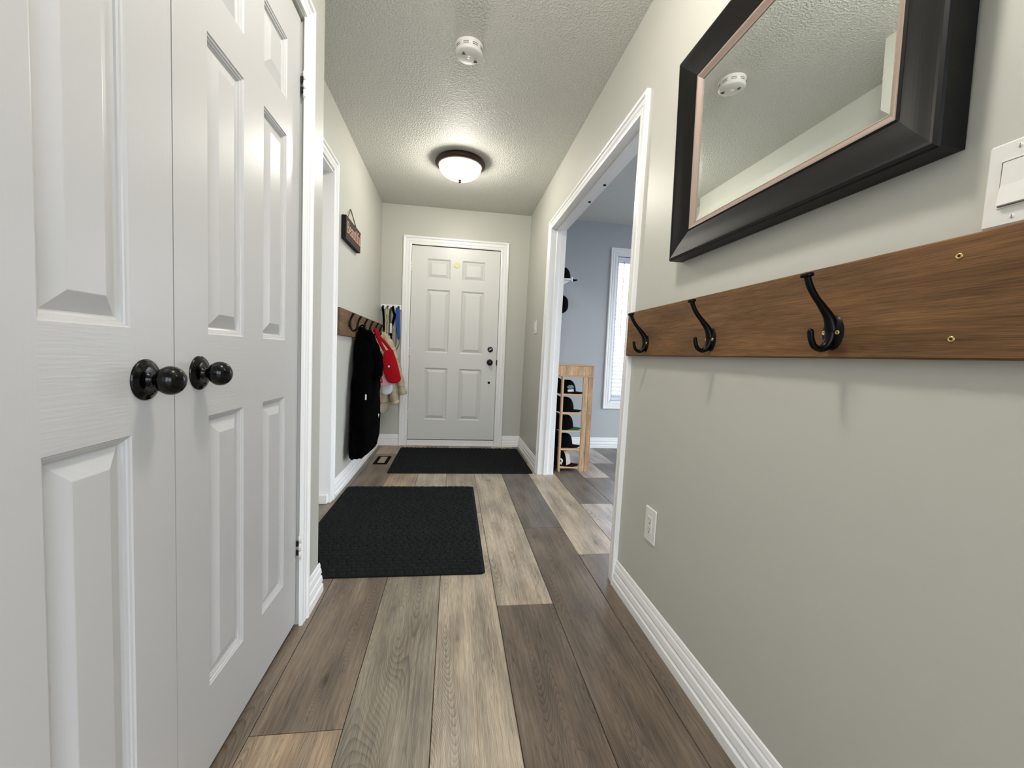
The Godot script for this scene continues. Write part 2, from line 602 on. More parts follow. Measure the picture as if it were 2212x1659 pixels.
func build_floor() -> void:
	var f := thing("floor", "grey-brown wide plank floor running the length of the hall", "floor", Transform3D(), "", "structure")
	var st := mb()
	box(st, Vector3(-1.2, -0.12, END_Z - 0.12), Vector3(4.2, -0.0085, 2.1))
	obj("subfloor", st, M.subfloor, f)
	# per column: [far z, near z, tone, grain, v offset, mirrored], far to near
	var W := 0.2313
	var cols := {
		-5: [[-4.6, 2.0, "brown", 0]],
		-4: [[-4.6, -3.0, "brown", 3], [-3.0, -1.3, "brown", 2], [-1.3, 0.5, "dark", 1], [0.5, 2.0, "tan", 0]],
		-3: [[-4.6, -4.2, "tan", 1], [-4.2, -2.5, "brown", 1], [-2.5, -0.7, "brown", 2], [-0.7, 0.9, "dark", 3], [0.9, 2.0, "tan", 0]],
		-2: [[-4.6, -2.93, "tan", 3], [-2.93, -1.103, "brown", 1], [-1.103, 0.73, "tan", 2], [0.73, 2.0, "dark", 1]],
		-1: [[-4.6, -4.0, "brown", 0], [-4.0, -2.17, "light", 3], [-2.17, -0.34, "green_grey", 2], [-0.34, 1.5, "tan", 1], [1.5, 2.0, "dark", 1]],
		0: [[-4.6, -2.629, "mid", 2], [-2.629, -0.8, "light", 1], [-0.8, 1.03, "light", 0], [1.03, 2.0, "dark", 1]],
		1: [[-4.6, -3.58, "dark", 1], [-3.58, -1.627, "light", 0], [-1.627, 0.2, "dark", 2], [0.2, 2.0, "tan", 1]],
		2: [[-4.6, -4.2, "light", 1], [-4.2, -2.386, "dark_grey", 0], [-2.386, -0.55, "dark", 3], [-0.55, 1.28, "brown", 1], [1.28, 2.0, "light", 2]],
		3: [[-4.6, -3.88, "dark", 1], [-3.88, -2.045, "light", 1], [-2.045, -0.2, "dark", 1], [-0.2, 1.63, "light", 2], [1.63, 2.0, "dark", 1]],
		4: [[-4.6, -2.783, "dark_grey", 1], [-2.783, -0.95, "light_cool", 3], [-0.95, 0.88, "dark", 1], [0.88, 2.0, "light", 1]],
		5: [[-4.6, -3.41, "light_cool", 0], [-3.41, -1.58, "dark_grey", 2], [-1.58, 0.25, "light", 1], [0.25, 2.0, "dark", 1]],
		6: [[-4.6, -3.89, "light_cool", 2], [-3.89, -2.06, "dark_grey", 3], [-2.06, -0.23, "light", 1], [-0.23, 2.0, "mid", 1]],
		7: [[-4.6, -3.1, "dark_grey", 1], [-3.1, -1.27, "light", 1], [-1.27, 0.56, "dark", 1], [0.56, 2.0, "mid", 1]],
	}
	var rest := ["light_cool", "dark_grey", "mid", "dark", "light"]
	for c in range(8, 18):
		cols[c] = [[-4.6, -3.9 + 0.37 * (c % 4), rest[c % 5], c % 4], [-3.9 + 0.37 * (c % 4), -2.07 + 0.37 * (c % 4), rest[(c + 2) % 5], (c + 1) % 4], [-2.07 + 0.37 * (c % 4), -0.24 + 0.37 * (c % 4), rest[(c + 1) % 5], (c + 2) % 4], [-0.24 + 0.37 * (c % 4), 2.0, rest[(c + 3) % 5], (c + 1) % 4]]
	var n := 0
	for c in cols:
		for p in cols[c]:
			n += 1
			plank(f, -0.026 + W * c, -0.026 + W * (c + 1), p[0], p[1], p[2], p[3], fmod(n * 0.37, 1.0) * maxf(0.0, 1.0 - (p[1] - p[0]) / 2.2), n % 2 == 0)


# ==================================================================== walls, ceiling
func build_shell() -> void:
	var st := mb()
	box(st, Vector3(-1.2, CEIL, END_Z - 0.12), Vector3(4.2, CEIL + 0.12, 2.1))
	struct("ceiling", st, M.ceiling_stipple, "off-white stippled ceiling over the hall", "ceiling")

	# end wall with the front door opening and, in the next room, the window opening
	st = mb()
	var z0 := END_Z - 0.14
	var e := END_Z
	box(st, Vector3(-1.2, 0, z0), Vector3(-0.485, CEIL, e))
	box(st, Vector3(-0.485, 2.125, z0), Vector3(0.485, CEIL, e))
	box(st, Vector3(0.485, 0, z0), Vector3(0.80, CEIL, e))
	struct("wall_end", st, M.wall_paint, "pale grey-green end wall around the front door", "wall")
	st = mb()
	box(st, Vector3(0.80, 0, z0), Vector3(1.767, CEIL, e))
	box(st, Vector3(1.767, 0, z0), Vector3(2.62, 0.53, e))
	box(st, Vector3(1.767, 2.17, z0), Vector3(2.62, CEIL, e))
	box(st, Vector3(2.62, 0, z0), Vector3(4.2, CEIL, e))
	struct("wall_room_end", st, M.room_paint, "blue-grey wall with the window in the next room", "wall")
	st = mb()
	# unseen wide opening in the outer wall, placed to light this room
	box(st, Vector3(4.0, 0, e), Vector3(4.2, CEIL, -4.2))
	box(st, Vector3(4.0, 0, -4.2), Vector3(4.2, 0.12, -0.1))
	box(st, Vector3(4.0, 2.4, -4.2), Vector3(4.2, CEIL, -0.1))
	box(st, Vector3(4.0, 0, -0.1), Vector3(4.2, CEIL, 2.0))
	box(st, Vector3(0.90, 0, 0.4), Vector3(4.0, CEIL, 0.52))
	struct("wall_room_side", st, M.room_paint, "blue-grey side walls of the next room", "wall")

	# right wall, leaning by a hair, with the wide doorway
	st = mb()
	var k := 0.0112
	for p in [[-4.6, -3.515, 0.0, CEIL], [-1.805, 0.45, 0.0, CEIL], [1.95, 2.0, 0.0, CEIL], [0.45, 1.95, 2.3, CEIL], [-3.515, -1.805, 2.075, CEIL]]:  # opening behind the viewer is out of view, placed to light the closet doors
		lean_block(st, 0.75 + k * p[2], 0.81, 0.75 + k * p[3], 0.82, p[2], p[3], p[0], p[1])
	struct("wall_right", st, M.wall_paint, "pale grey-green right wall with the wide doorway", "wall")
	st = mb()
	for p in [[-4.6, -3.515, 0.0, CEIL], [-1.805, 0.4, 0.0, CEIL], [-3.515, -1.805, 2.075, CEIL]]:
		box(st, Vector3(0.81, p[2], p[0]), Vector3(0.872, p[3], p[1]))
	struct("wall_room_partition", st, M.room_paint, "blue-grey room side of the partition wall", "wall")

	# far left wall with an opening just beyond the closet
	st = mb()
	box(st, Vector3(-0.90, 0, -4.6), Vector3(-0.772, CEIL, -2.845))
	box(st, Vector3(-0.90, 2.10, -2.845), Vector3(-0.772, CEIL, -1.765))
	struct("wall_left", st, M.wall_paint, "pale grey wall with coat hooks left of the front door", "wall")
	# closet wall, nearer to the viewer and further into the hall
	st = mb()
	box(st, Vector3(-0.64, 0, -1.765), Vector3(-0.52, CEIL, -1.56))
	box(st, Vector3(-0.64, 2.075, -1.56), Vector3(-0.52, CEIL, -0.23))
	box(st, Vector3(-0.64, 0, -0.23), Vector3(-0.52, CEIL, 2.0))
	box(st, Vector3(-1.2, 0, -1.765), Vector3(-0.64, CEIL, -1.66))
	struct("wall_closet", st, M.wall_paint, "pale grey closet wall that ends at an outside corner", "wall")
	st = mb()
	box(st, Vector3(-1.2, 0, -1.66), Vector3(-1.1, CEIL, 2.0))  # unseen closet back, placed to keep stray light out
	struct("wall_closet_back_unseen", st, M.wall_paint, "unseen back wall of the closet, placed to block light", "wall")
	st = mb()
	box(st, Vector3(-1.2, 0, -4.6), Vector3(-1.1, CEIL, -1.765))
	struct("wall_left_recess", st, M.wall_paint, "wall inside the opening beyond the closet", "wall")
	st = mb()
	# unseen wide openings behind the viewer, placed to brighten hall and closet doors
	for q in [[-1.2, -0.3, 0.0, CEIL], [0.74, 0.95, 0.0, CEIL], [2.9, 4.2, 0.0, CEIL], [-0.3, 0.74, 0.0, 0.06], [-0.3, 0.74, 2.44, CEIL], [0.95, 2.9, 0.0, 0.06], [0.95, 2.9, 2.44, CEIL]]:
		box(st, Vector3(q[0], q[2], 2.0), Vector3(q[1], q[3], 2.1))
	struct("wall_back", st, M.wall_paint, "unseen wall behind the viewer, with openings placed to light the hall", "wall")
	st = mb()
	box(st, Vector3(-40, -0.9, -40), Vector3(40, -0.5, 40))
	struct("ground", st, M.pale_gravel, "pale ground outside the window", "ground")


# ==================================================================== trim
func casing_profile(w: float) -> Array:
	# u from the opening outwards, d proud of the wall
	return [Vector2(0, 0), Vector2(0, 0.009), Vector2(0.12 * w, 0.0115), Vector2(0.3 * w, 0.0115), Vector2(0.34 * w, 0.0085), Vector2(0.40 * w, 0.0125), Vector2(0.62 * w, 0.0135), Vector2(0.66 * w, 0.0105), Vector2(0.70 * w, 0.0105), Vector2(0.76 * w, 0.0175), Vector2(0.84 * w, 0.0195), Vector2(0.94 * w, 0.0195), Vector2(w, 0.016), Vector2(w, 0)]


func base_profile() -> Array:
	return [Vector2(0, 0), Vector2(0, 0.0185), Vector2(0.028, 0.0175), Vector2(0.034, 0.012), Vector2(0.039, 0.0125), Vector2(0.043, 0.0158), Vector2(0.062, 0.0128), Vector2(0.068, 0.0080), Vector2(0.073, 0.0085), Vector2(0.077, 0.0115), Vector2(0.094, 0.0085), Vector2(0.100, 0.0045), Vector2(0.104, 0.0065), Vector2(0.116, 0.0035), Vector2(0.119, 0.0)]


# door surround in a local frame (x along the wall, y up, z out)
func casing(called: String, label: String, at: Transform3D, x0: float, x1: float, ytop: float, w: float, sill := -1.0) -> Node3D:
	var o := thing(called, label, "door trim" if sill < 0 else "window trim", at, "", "structure")
	var pr := casing_profile(w)
	var yb := 0.0 if sill < 0 else sill
	var mt := 0.0 if sill < 0 else 1.0
	var st := mb()
	sweep(st, pr, Vector3(x0, yb, 0), Vector3(x0, ytop, 0), Vector3.LEFT, Vector3.BACK, mt, 1.0)
	obj("side_casing", st, M.trim_white, o)
	st = mb()
	sweep(st, pr, Vector3(x1, yb, 0), Vector3(x1, ytop, 0), Vector3.RIGHT, Vector3.BACK, mt, 1.0)
	obj("side_casing", st, M.trim_white, o)
	st = mb()
	sweep(st, pr, Vector3(x0, ytop, 0), Vector3(x1, ytop, 0), Vector3.UP, Vector3.BACK, 1.0, 1.0)
	obj("head_casing", st, M.trim_white, o)
	if sill >= 0:
		st = mb()
		sweep(st, pr, Vector3(x0, sill, 0), Vector3(x1, sill, 0), Vector3.DOWN, Vector3.BACK, 1.0, 1.0)
		obj("bottom_casing", st, M.trim_white, o)
	return o


func baseboard(called: String, label: String, runs: Array) -> void:
	var st := mb()
	for r in runs:
		sweep(st, base_profile(), r[0], r[1], Vector3.UP, r[2])
	struct(called, st, M.trim_white, label, "baseboard")


func build_trim() -> void:
	baseboard("baseboard_right", "white moulded baseboard along the near right wall", [[Vector3(0.75, 0, -1.745), Vector3(0.75, 0, 0.45), Vector3.LEFT]])
	baseboard("baseboard_right_far", "short white baseboard between doorway and front door wall", [[Vector3(0.75, 0, -4.6), Vector3(0.75, 0, -3.585), Vector3.LEFT]])
	baseboard("baseboard_end", "white baseboard pieces either side of the front door", [[Vector3(-0.772, 0, END_Z), Vector3(-0.556, 0, END_Z), Vector3.BACK], [Vector3(0.556, 0, END_Z), Vector3(0.75, 0, END_Z), Vector3.BACK]])
	baseboard("baseboard_left", "white baseboard below the hanging coats", [[Vector3(-0.772, 0, -4.6), Vector3(-0.772, 0, -2.915), Vector3.RIGHT]])
	baseboard("baseboard_closet", "short white baseboard on the corner beside the closet", [[Vector3(-0.52, 0, -1.7815), Vector3(-0.52, 0, -1.612), Vector3.RIGHT], [Vector3(-0.74, 0, -1.765), Vector3(-0.52, 0, -1.765), Vector3.FORWARD]])
	baseboard("baseboard_room", "white baseboard under the window in the next room", [[Vector3(0.872, 0, END_Z), Vector3(4.0, 0, END_Z), Vector3.BACK], [Vector3(0.872, 0, -4.6), Vector3(0.872, 0, -3.6), Vector3.RIGHT]])

	# front door surround
	casing("trim_1", "white moulded casing around the front door", T(Vector3(0, 0, END_Z)), -0.467, 0.467, 2.118, 0.086)
	# closet surround
	casing("trim_2", "white casing round the closet doors", Transform3D(Basis(Vector3.UP, PI / 2), Vector3(-0.52, 0, 0)), 0.236, 1.55, 2.082, 0.058)
	# opening beyond the closet
	var t3 := casing("trim_3", "white casing round the opening beyond the closet", LEFT, 1.85, 2.83, 2.10, 0.07)
	var st := mb()
	box(st, Vector3(2.83, 0, -0.128), Vector3(2.845, 2.10, 0.0))
	box(st, Vector3(1.85, 2.085, -0.128), Vector3(2.845, 2.10, 0.0))
	box(st, Vector3(1.80, 0, -0.128), Vector3(1.85, 2.10, 0.0))
	obj("jamb", st, M.trim_white, t3)
	st = mb()
	box(st, Vector3(2.802, 0, -0.075), Vector3(2.83, 0.06, -0.004), 0.003)
	obj("plinth", st, M.trim_white, t3)
	st = mb()
	box(st, Vector3(1.85, 0.005, -0.125), Vector3(2.825, 2.083, -0.09), 0.002)
	struct("door_4", st, M.door_white, "white door closing the opening beyond the closet", "door", LEFT)

	# wide doorway to the next room: local x grows towards the viewer
	var t4 := casing("trim_4", "white casing round the wide doorway on the right", RIGHT, -3.50, -1.815, 2.062, 0.07)
	st = mb()
	box(st, Vector3(-3.518, 0, -0.122), Vector3(-3.50, 2.062, 0.0))
	obj("jamb", st, M.trim_white, t4)
	st = mb()
	box(st, Vector3(-1.815, 0, -0.122), Vector3(-1.80, 2.062, 0.0))
	obj("jamb", st, M.trim_white, t4)
	st = mb()
	box(st, Vector3(-3.518, 2.062, -0.122), Vector3(-1.80, 2.078, 0.0))
	obj("head_jamb", st, M.trim_white, t4)
	st = mb()
	box(st, Vector3(-3.50, 0, -0.075), Vector3(-3.488, 2.05, -0.04), 0.002)
	obj("door_stop", st, M.trim_white, t4)
	st = mb()
	box(st, Vector3(-1.827, 0, -0.075), Vector3(-1.815, 2.05, -0.04), 0.002)
	obj("door_stop", st, M.trim_white, t4)
	st = mb()
	box(st, Vector3(-3.50, 2.05, -0.075), Vector3(-1.815, 2.062, -0.04), 0.002)
	obj("door_stop", st, M.trim_white, t4)
	for z in [-2.55, -2.84]:
		st = mb(true)
		lathe(st, [Vector2(0, -0.004), Vector2(0.007, -0.004), Vector2(0.009, 0.0), Vector2(0.009, 0.004)], T(Vector3(z, 2.059, -0.1)), 12)
		obj("screw_hole", st, M.dark_hole, t4)
	for y in [1.93, 1.015, 0.28]:
		st = mb()
		box(st, Vector3(-3.501, y - 0.045, -0.119), Vector3(-3.4985, y + 0.045, -0.088), 0.0008)
		obj("hinge_patch", st, M.trim_white, t4)
	# casing on the room side
	casing("trim_5", "white casing on the room side of the wide doorway", Transform3D(Basis(Vector3.UP, PI / 2), Vector3(0.872, 0, 0)), 1.810, 3.505, 2.068, 0.07)


# ==================================================================== doors
# raised panel in a door's own frame: a moulded ring that drops into the door, then a bevelled field
func door_panel(x0: float, x1: float, y0: float, y1: float, z: float, deep: float, field: float) -> SurfaceTool:
	var st := mb()
	var rings := [Vector2(0, 0), Vector2(0.0022, -0.18), Vector2(0.0055, -0.28), Vector2(0.0065, -0.46), Vector2(0.010, -0.56), Vector2(0.011, -0.82), Vector2(0.0145, -1.0), Vector2(0.0165, -1.0), Vector2(field, -0.12), Vector2(field + 0.0015, -0.09)]
	for i in rings.size() - 1:
		var a: Vector2 = rings[i]
		var b: Vector2 = rings[i + 1]
		var pa := [Vector3(x0 + a.x, y0 + a.x, z + a.y * deep), Vector3(x1 - a.x, y0 + a.x, z + a.y * deep), Vector3(x1 - a.x, y1 - a.x, z + a.y * deep), Vector3(x0 + a.x, y1 - a.x, z + a.y * deep)]
		var pb := [Vector3(x0 + b.x, y0 + b.x, z + b.y * deep), Vector3(x1 - b.x, y0 + b.x, z + b.y * deep), Vector3(x1 - b.x, y1 - b.x, z + b.y * deep), Vector3(x0 + b.x, y1 - b.x, z + b.y * deep)]
		for k in 4:
			var j := (k + 1) % 4
			quad(st, pa[k], pa[j], pb[j], pb[k])
		if i == rings.size() - 2:
			quad(st, pb[0], pb[1], pb[2], pb[3])
	return st


# six-panel door in a local frame: x along, y up, z out; face at z = 0
func six_panel(o: Node3D, x0: float, x1: float, y0: float, y1: float, xs: Array, ys: Array, thick: float, deep: float, field: float, ms: Material, mr: Material, mp: Material) -> void:
	var st := mb()
	box(st, Vector3(x0, y0, -thick), Vector3(x1, y1, -deep - 0.002), 0.001)
	obj("core", st, mp, o)
	for s in [[x0, xs[0], y0, y1], [xs[3], x1, y0, y1], [xs[1], xs[2], ys[0], ys[5]]]:
		st = mb()
		var lo := Vector3(s[0], s[2], -deep - 0.0025)
		var hi := Vector3(s[1], s[3], 0.0)
		box(st, lo, hi)
		obj("stile", st, ms, o)
	var rows := [y0, ys[0], ys[1], ys[2], ys[3], ys[4], ys[5], y1]
	for r in 4:
		var a: float = rows[2 * r]
		var b: float = rows[2 * r + 1]
		st = mb()
		if r == 0 or r == 3:
			box(st, Vector3(xs[0], a, -deep - 0.0025), Vector3(xs[3], b, 0.0))
			obj("rail", st, mr, o)
		else:
			box(st, Vector3(xs[0], a, -deep - 0.0025), Vector3(xs[1], b, 0.0))
			obj("rail", st, mr, o)
			st = mb()
			box(st, Vector3(xs[2], a, -deep - 0.0025), Vector3(xs[3], b, 0.0))
			obj("rail", st, mr, o)
	for r in 3:
		for c in 2:
			obj("panel", door_panel(xs[2 * c], xs[2 * c + 1], ys[2 * r], ys[2 * r + 1], 0.0, deep, field), mp, o)


func hinge(o: Node3D, p: Vector3, m: Material, r := 0.006, h := 0.09) -> void:
	var st := mb(true)
	for k in 3:
		var y := p.y - h / 2 + h * k / 3.0
		lathe(st, [Vector2(0, 0.001), Vector2(r, 0.001), Vector2(r, h / 3 - 0.0015), Vector2(0, h / 3 - 0.0015)], T(Vector3(p.x, y, p.z)), 14)
	lathe(st, [Vector2(0, -0.006), Vector2(r * 0.8, -0.004), Vector2(r * 0.8, 0.0)], T(Vector3(p.x, p.y - h / 2, p.z)), 14)
	lathe(st, [Vector2(r * 0.8, 0.0), Vector2(r * 0.8, 0.004), Vector2(0, 0.006)], T(Vector3(p.x, p.y + h / 2, p.z)), 14)
	obj("hinge", st, m, o)


func build_front_door() -> void:
	var d := thing("door_1", "white six-panel front door with black deadbolt and knob", "front door", T(Vector3(0, 0, END_Z + 0.004)), "", "structure")
	six_panel(d, -0.4635, 0.4625, 0.072, 2.108, [-0.302, -0.060, 0.062, 0.304], [0.282, 0.840, 1.003, 1.666, 1.776, 1.984], 0.045, 0.0145, 0.046, M.door_white, M.door_white, M.door_white)
	var front := Basis(Vector3.RIGHT, PI / 2)
	var st := mb()
	lathe(st, [Vector2(0, 0.007), Vector2(0.026, 0.007), Vector2(0.029, 0.005), Vector2(0.029, 0.0)], T(Vector3(0.003, 1.932, 0), front), 36)
	obj("door_plaque", st, M.yellow_brass, d).set_meta("label", "round yellow plaque between the top panels")
	# deadbolt with thumb turn
	st = mb(true)
	lathe(st, [Vector2(0, 0.017), Vector2(0.024, 0.017), Vector2(0.028, 0.013), Vector2(0.030, 0.0)], T(Vector3(0.39, 1.062, 0), front), 32)
	var bolt := obj("deadbolt", st, M.black_metal, d)
	bolt.set_meta("label", "black deadbolt")
	st = mb()
	box(st, Vector3(-0.019, -0.0045, 0.017), Vector3(0.019, 0.0045, 0.03), 0.002, Transform3D(Basis(Vector3.BACK, 0.6), Vector3(0.39, 1.062, 0)))
	obj("thumb_turn", st, M.steel, bolt)
	# knob
	st = mb(true)
	lathe(st, [Vector2(0, 0.062), Vector2(0.012, 0.061), Vector2(0.022, 0.056), Vector2(0.027, 0.047), Vector2(0.024, 0.037), Vector2(0.014, 0.029), Vector2(0.011, 0.022), Vector2(0.012, 0.012), Vector2(0.030, 0.009), Vector2(0.034, 0.004), Vector2(0.034, 0.0)], T(Vector3(0.39, 0.922, 0), front), 36)
	var kn := obj("door_knob", st, M.black_glossy, d)
	kn.set_meta("label", "black round door knob")
	st = mb()
	box(st, Vector3(-0.007, -0.002, 0.061), Vector3(0.007, 0.002, 0.066), 0.001, Transform3D(Basis(Vector3.BACK, 1.1), Vector3(0.39, 0.922, 0)))
	obj("lock_button", st, M.steel, kn)
	st = mb()
	box(st, Vector3(0.457, 0.895, -0.03), Vector3(0.4645, 0.95, 0.002), 0.001)
	obj("latch", st, M.black_metal, d)
	st = mb(true)
	lathe(st, [Vector2(0, 0.001), Vector2(0.012, 0.001), Vector2(0.014, 0.0015), Vector2(0.014, 0.0)], T(Vector3(0.389, 0.701, 0), front), 20)
	obj("screw_hole", st, M.dark_hole, d)
	for y in [1.885, 1.0, 0.325]:
		hinge(d, Vector3(-0.466, y, 0.004), M.trim_white, 0.006, 0.095)
	# strike and threshold belong to the frame
	var t := thing("trim_6", "white wooden sill under the front door", "door sill", T(Vector3(0, 0, END_Z)), "", "structure")
	st = mb()
	box(st, Vector3(-0.467, 0.0, -0.10), Vector3(0.467, 0.062, 0.014), 0.004)
	obj("sill", st, M.trim_white, t)
	st = mb()
	box(st, Vector3(-0.467, 0.0, 0.0141), Vector3(0.467, 0.022, 0.021), 0.003)
	obj("sill_moulding", st, M.trim_white, t)
	st = mb()
	box(st, Vector3(0.463, 0.89, 0.003), Vector3(0.4715, 0.955, 0.0125), 0.003)
	obj("strike_plate", st, M.black_metal, t)
	# added unseen backing behind the leaf keeps light from leaking in
	st = mb()
	box(st, Vector3(-0.485, 0, END_Z - 0.14), Vector3(0.485, 2.125, END_Z - 0.06))
	struct("wall_end_light_block", st, M.door_white, "added white backing that blocks light behind the front door leaf", "wall")


func build_closet_doors() -> void:
	var at := Transform3D(Basis(Vector3.UP, PI / 2), Vector3(-0.53, 0, 0))
	var names := ["door_2", "door_3"]
	var labels := ["white six-panel closet door with a black knob, the nearer of the pair", "white six-panel closet door with hinges, the farther of the pair"]
	for i in 2:
		var x0 := 0.240 if i == 0 else 0.8965
		var d := thing(names[i], labels[i], "closet door", at, "", "structure")
		var b := 0.243 if i == 0 else 0.895
		six_panel(d, x0, x0 + (0.6535 if i == 0 else 0.6495), 0.018, 2.066, [b + 0.114, b + 0.272, b + 0.382, b + 0.541], [0.214, 0.841, 1.020, 1.648, 1.752, 1.93], 0.034, 0.0125, 0.045, M.door_stile, M.door_rail, M.door_panel)
		var st := mb(true)
		var ax := Transform3D(Basis(Vector3.RIGHT, PI / 2), Vector3(0.817 if i == 0 else 0.976, 0.932 if i == 0 else 0.937, 0))
		lathe(st, [Vector2(0, 0.0085), Vector2(0.018, 0.0085), Vector2(0.027, 0.008), Vector2(0.029, 0.0055), Vector2(0.0335, 0.0045), Vector2(0.036, 0.002), Vector2(0.036, 0.0)], ax, 48)
		var rose := obj("knob_rose", st, M.black_glossy, d)
		rose.set_meta("label", "glossy black round knob plate")
		st = mb(true)
		var pr := [Vector2(0.014, 0.008), Vector2(0.0095, 0.013), Vector2(0.009, 0.018)]
		for k in range(2, 15):
			var g := PI * k / 14.0
			pr.append(Vector2(0.0255 * sin(g) if k < 14 else 0.0, 0.0405 - 0.0225 * cos(g)))
		pr.reverse()
		lathe(st, pr, ax, 48)
		obj("knob", st, M.black_glossy, rose)
		if i == 1:
			for y in [1.867, 0.291]:
				hinge(d, Vector3(1.553, y, 0.012), M.plastic_white, 0.0065, 0.085)
				st = mb()
				for q in [-0.018, 0.015]:
					box(st, Vector3(1.5455, y + q - 0.010, 0.0), Vector3(1.549, y + q + 0.008, 0.009))  # dark blocks stand in for the shade in the hinge gaps
				obj("hinge_gap_shade", st, M.dark_hole, d)


# ==================================================================== window in the next room
func build_window() -> void:
	var x0 := 1.767
	var x1 := 2.62
	var at := T(Vector3(0, 0, END_Z))
	casing("trim_7", "white picture-frame casing around the window in the next room", at, x0, x1, 2.17, 0.078, 0.53)
	var w := thing("window_1", "tall white-framed window in the blue-grey room", "window", at, "", "structure")
	var st := mb()
	for p in [[x0, x0 + 0.012, 0.53, 2.17], [x1 - 0.012, x1, 0.53, 2.17], [x0, x1, 0.53, 0.545], [x0, x1, 2.158, 2.17]]:
		box(st, Vector3(p[0], p[2], -0.14), Vector3(p[1], p[3], 0.0))
	obj("window_jamb", st, M.vinyl_white, w)
	st = mb()
	for p in [[x0 + 0.012, x0 + 0.055, 0.545, 2.158], [x1 - 0.055, x1 - 0.012, 0.545, 2.158], [x0 + 0.055, x1 - 0.055, 0.545, 0.60], [x0 + 0.055, x1 - 0.055, 2.11, 2.158]]:
		box(st, Vector3(p[0], p[2], -0.13), Vector3(p[1], p[3], -0.075), 0.004)
	obj("window_frame", st, M.vinyl_white, w)
	st = mb()
	box(st, Vector3(x0 + 0.05, 0.595, -0.105), Vector3(x1 - 0.05, 2.115, -0.101))
	obj("pane", st, M.window_glass, w)

	var b := thing("window_blind", "white horizontal slat blind lowered over the window", "blind", at)
	st = mb()
	box(st, Vector3(x0 + 0.016, 2.098, -0.055), Vector3(x1 - 0.016, 2.152, -0.006), 0.003)
	obj("headrail", st, M.vinyl_white, b)
	var n := 33
	for k in n:
		var y := 2.068 - 0.0455 * k
		st = mb()
		box(st, Vector3(x0 + 0.018, -0.0013, -0.025), Vector3(x1 - 0.018, 0.0013, 0.025), 0.001, Transform3D(Basis(Vector3.RIGHT, 0.17), Vector3(0, y, -0.032)))
		obj("slat", st, M.slat_white, b)
	st = mb()
	box(st, Vector3(x0 + 0.018, 0.548, -0.056), Vector3(x1 - 0.018, 0.572, -0.008), 0.004)
	obj("bottom_rail", st, M.vinyl_white, b)
	st = mb(true)
	tube(st, [Vector3(x0 + 0.083, 2.1, 0.004), Vector3(x0 + 0.083, 1.75, 0.004), Vector3(x0 + 0.083, 1.28, 0.004)], 0.0035, 8)
	obj("wand", st, M.cord_grey, b)
	st = mb()
	for x in [x0 + 0.12, (x0 + x1) / 2, x1 - 0.12]:
		for z in [-0.056, -0.007]:
			tube(st, [Vector3(x, 2.1, z), Vector3(x, 0.56, z)], 0.0011, 5)
	obj("ladder_cord", st, M.slat_white, b)


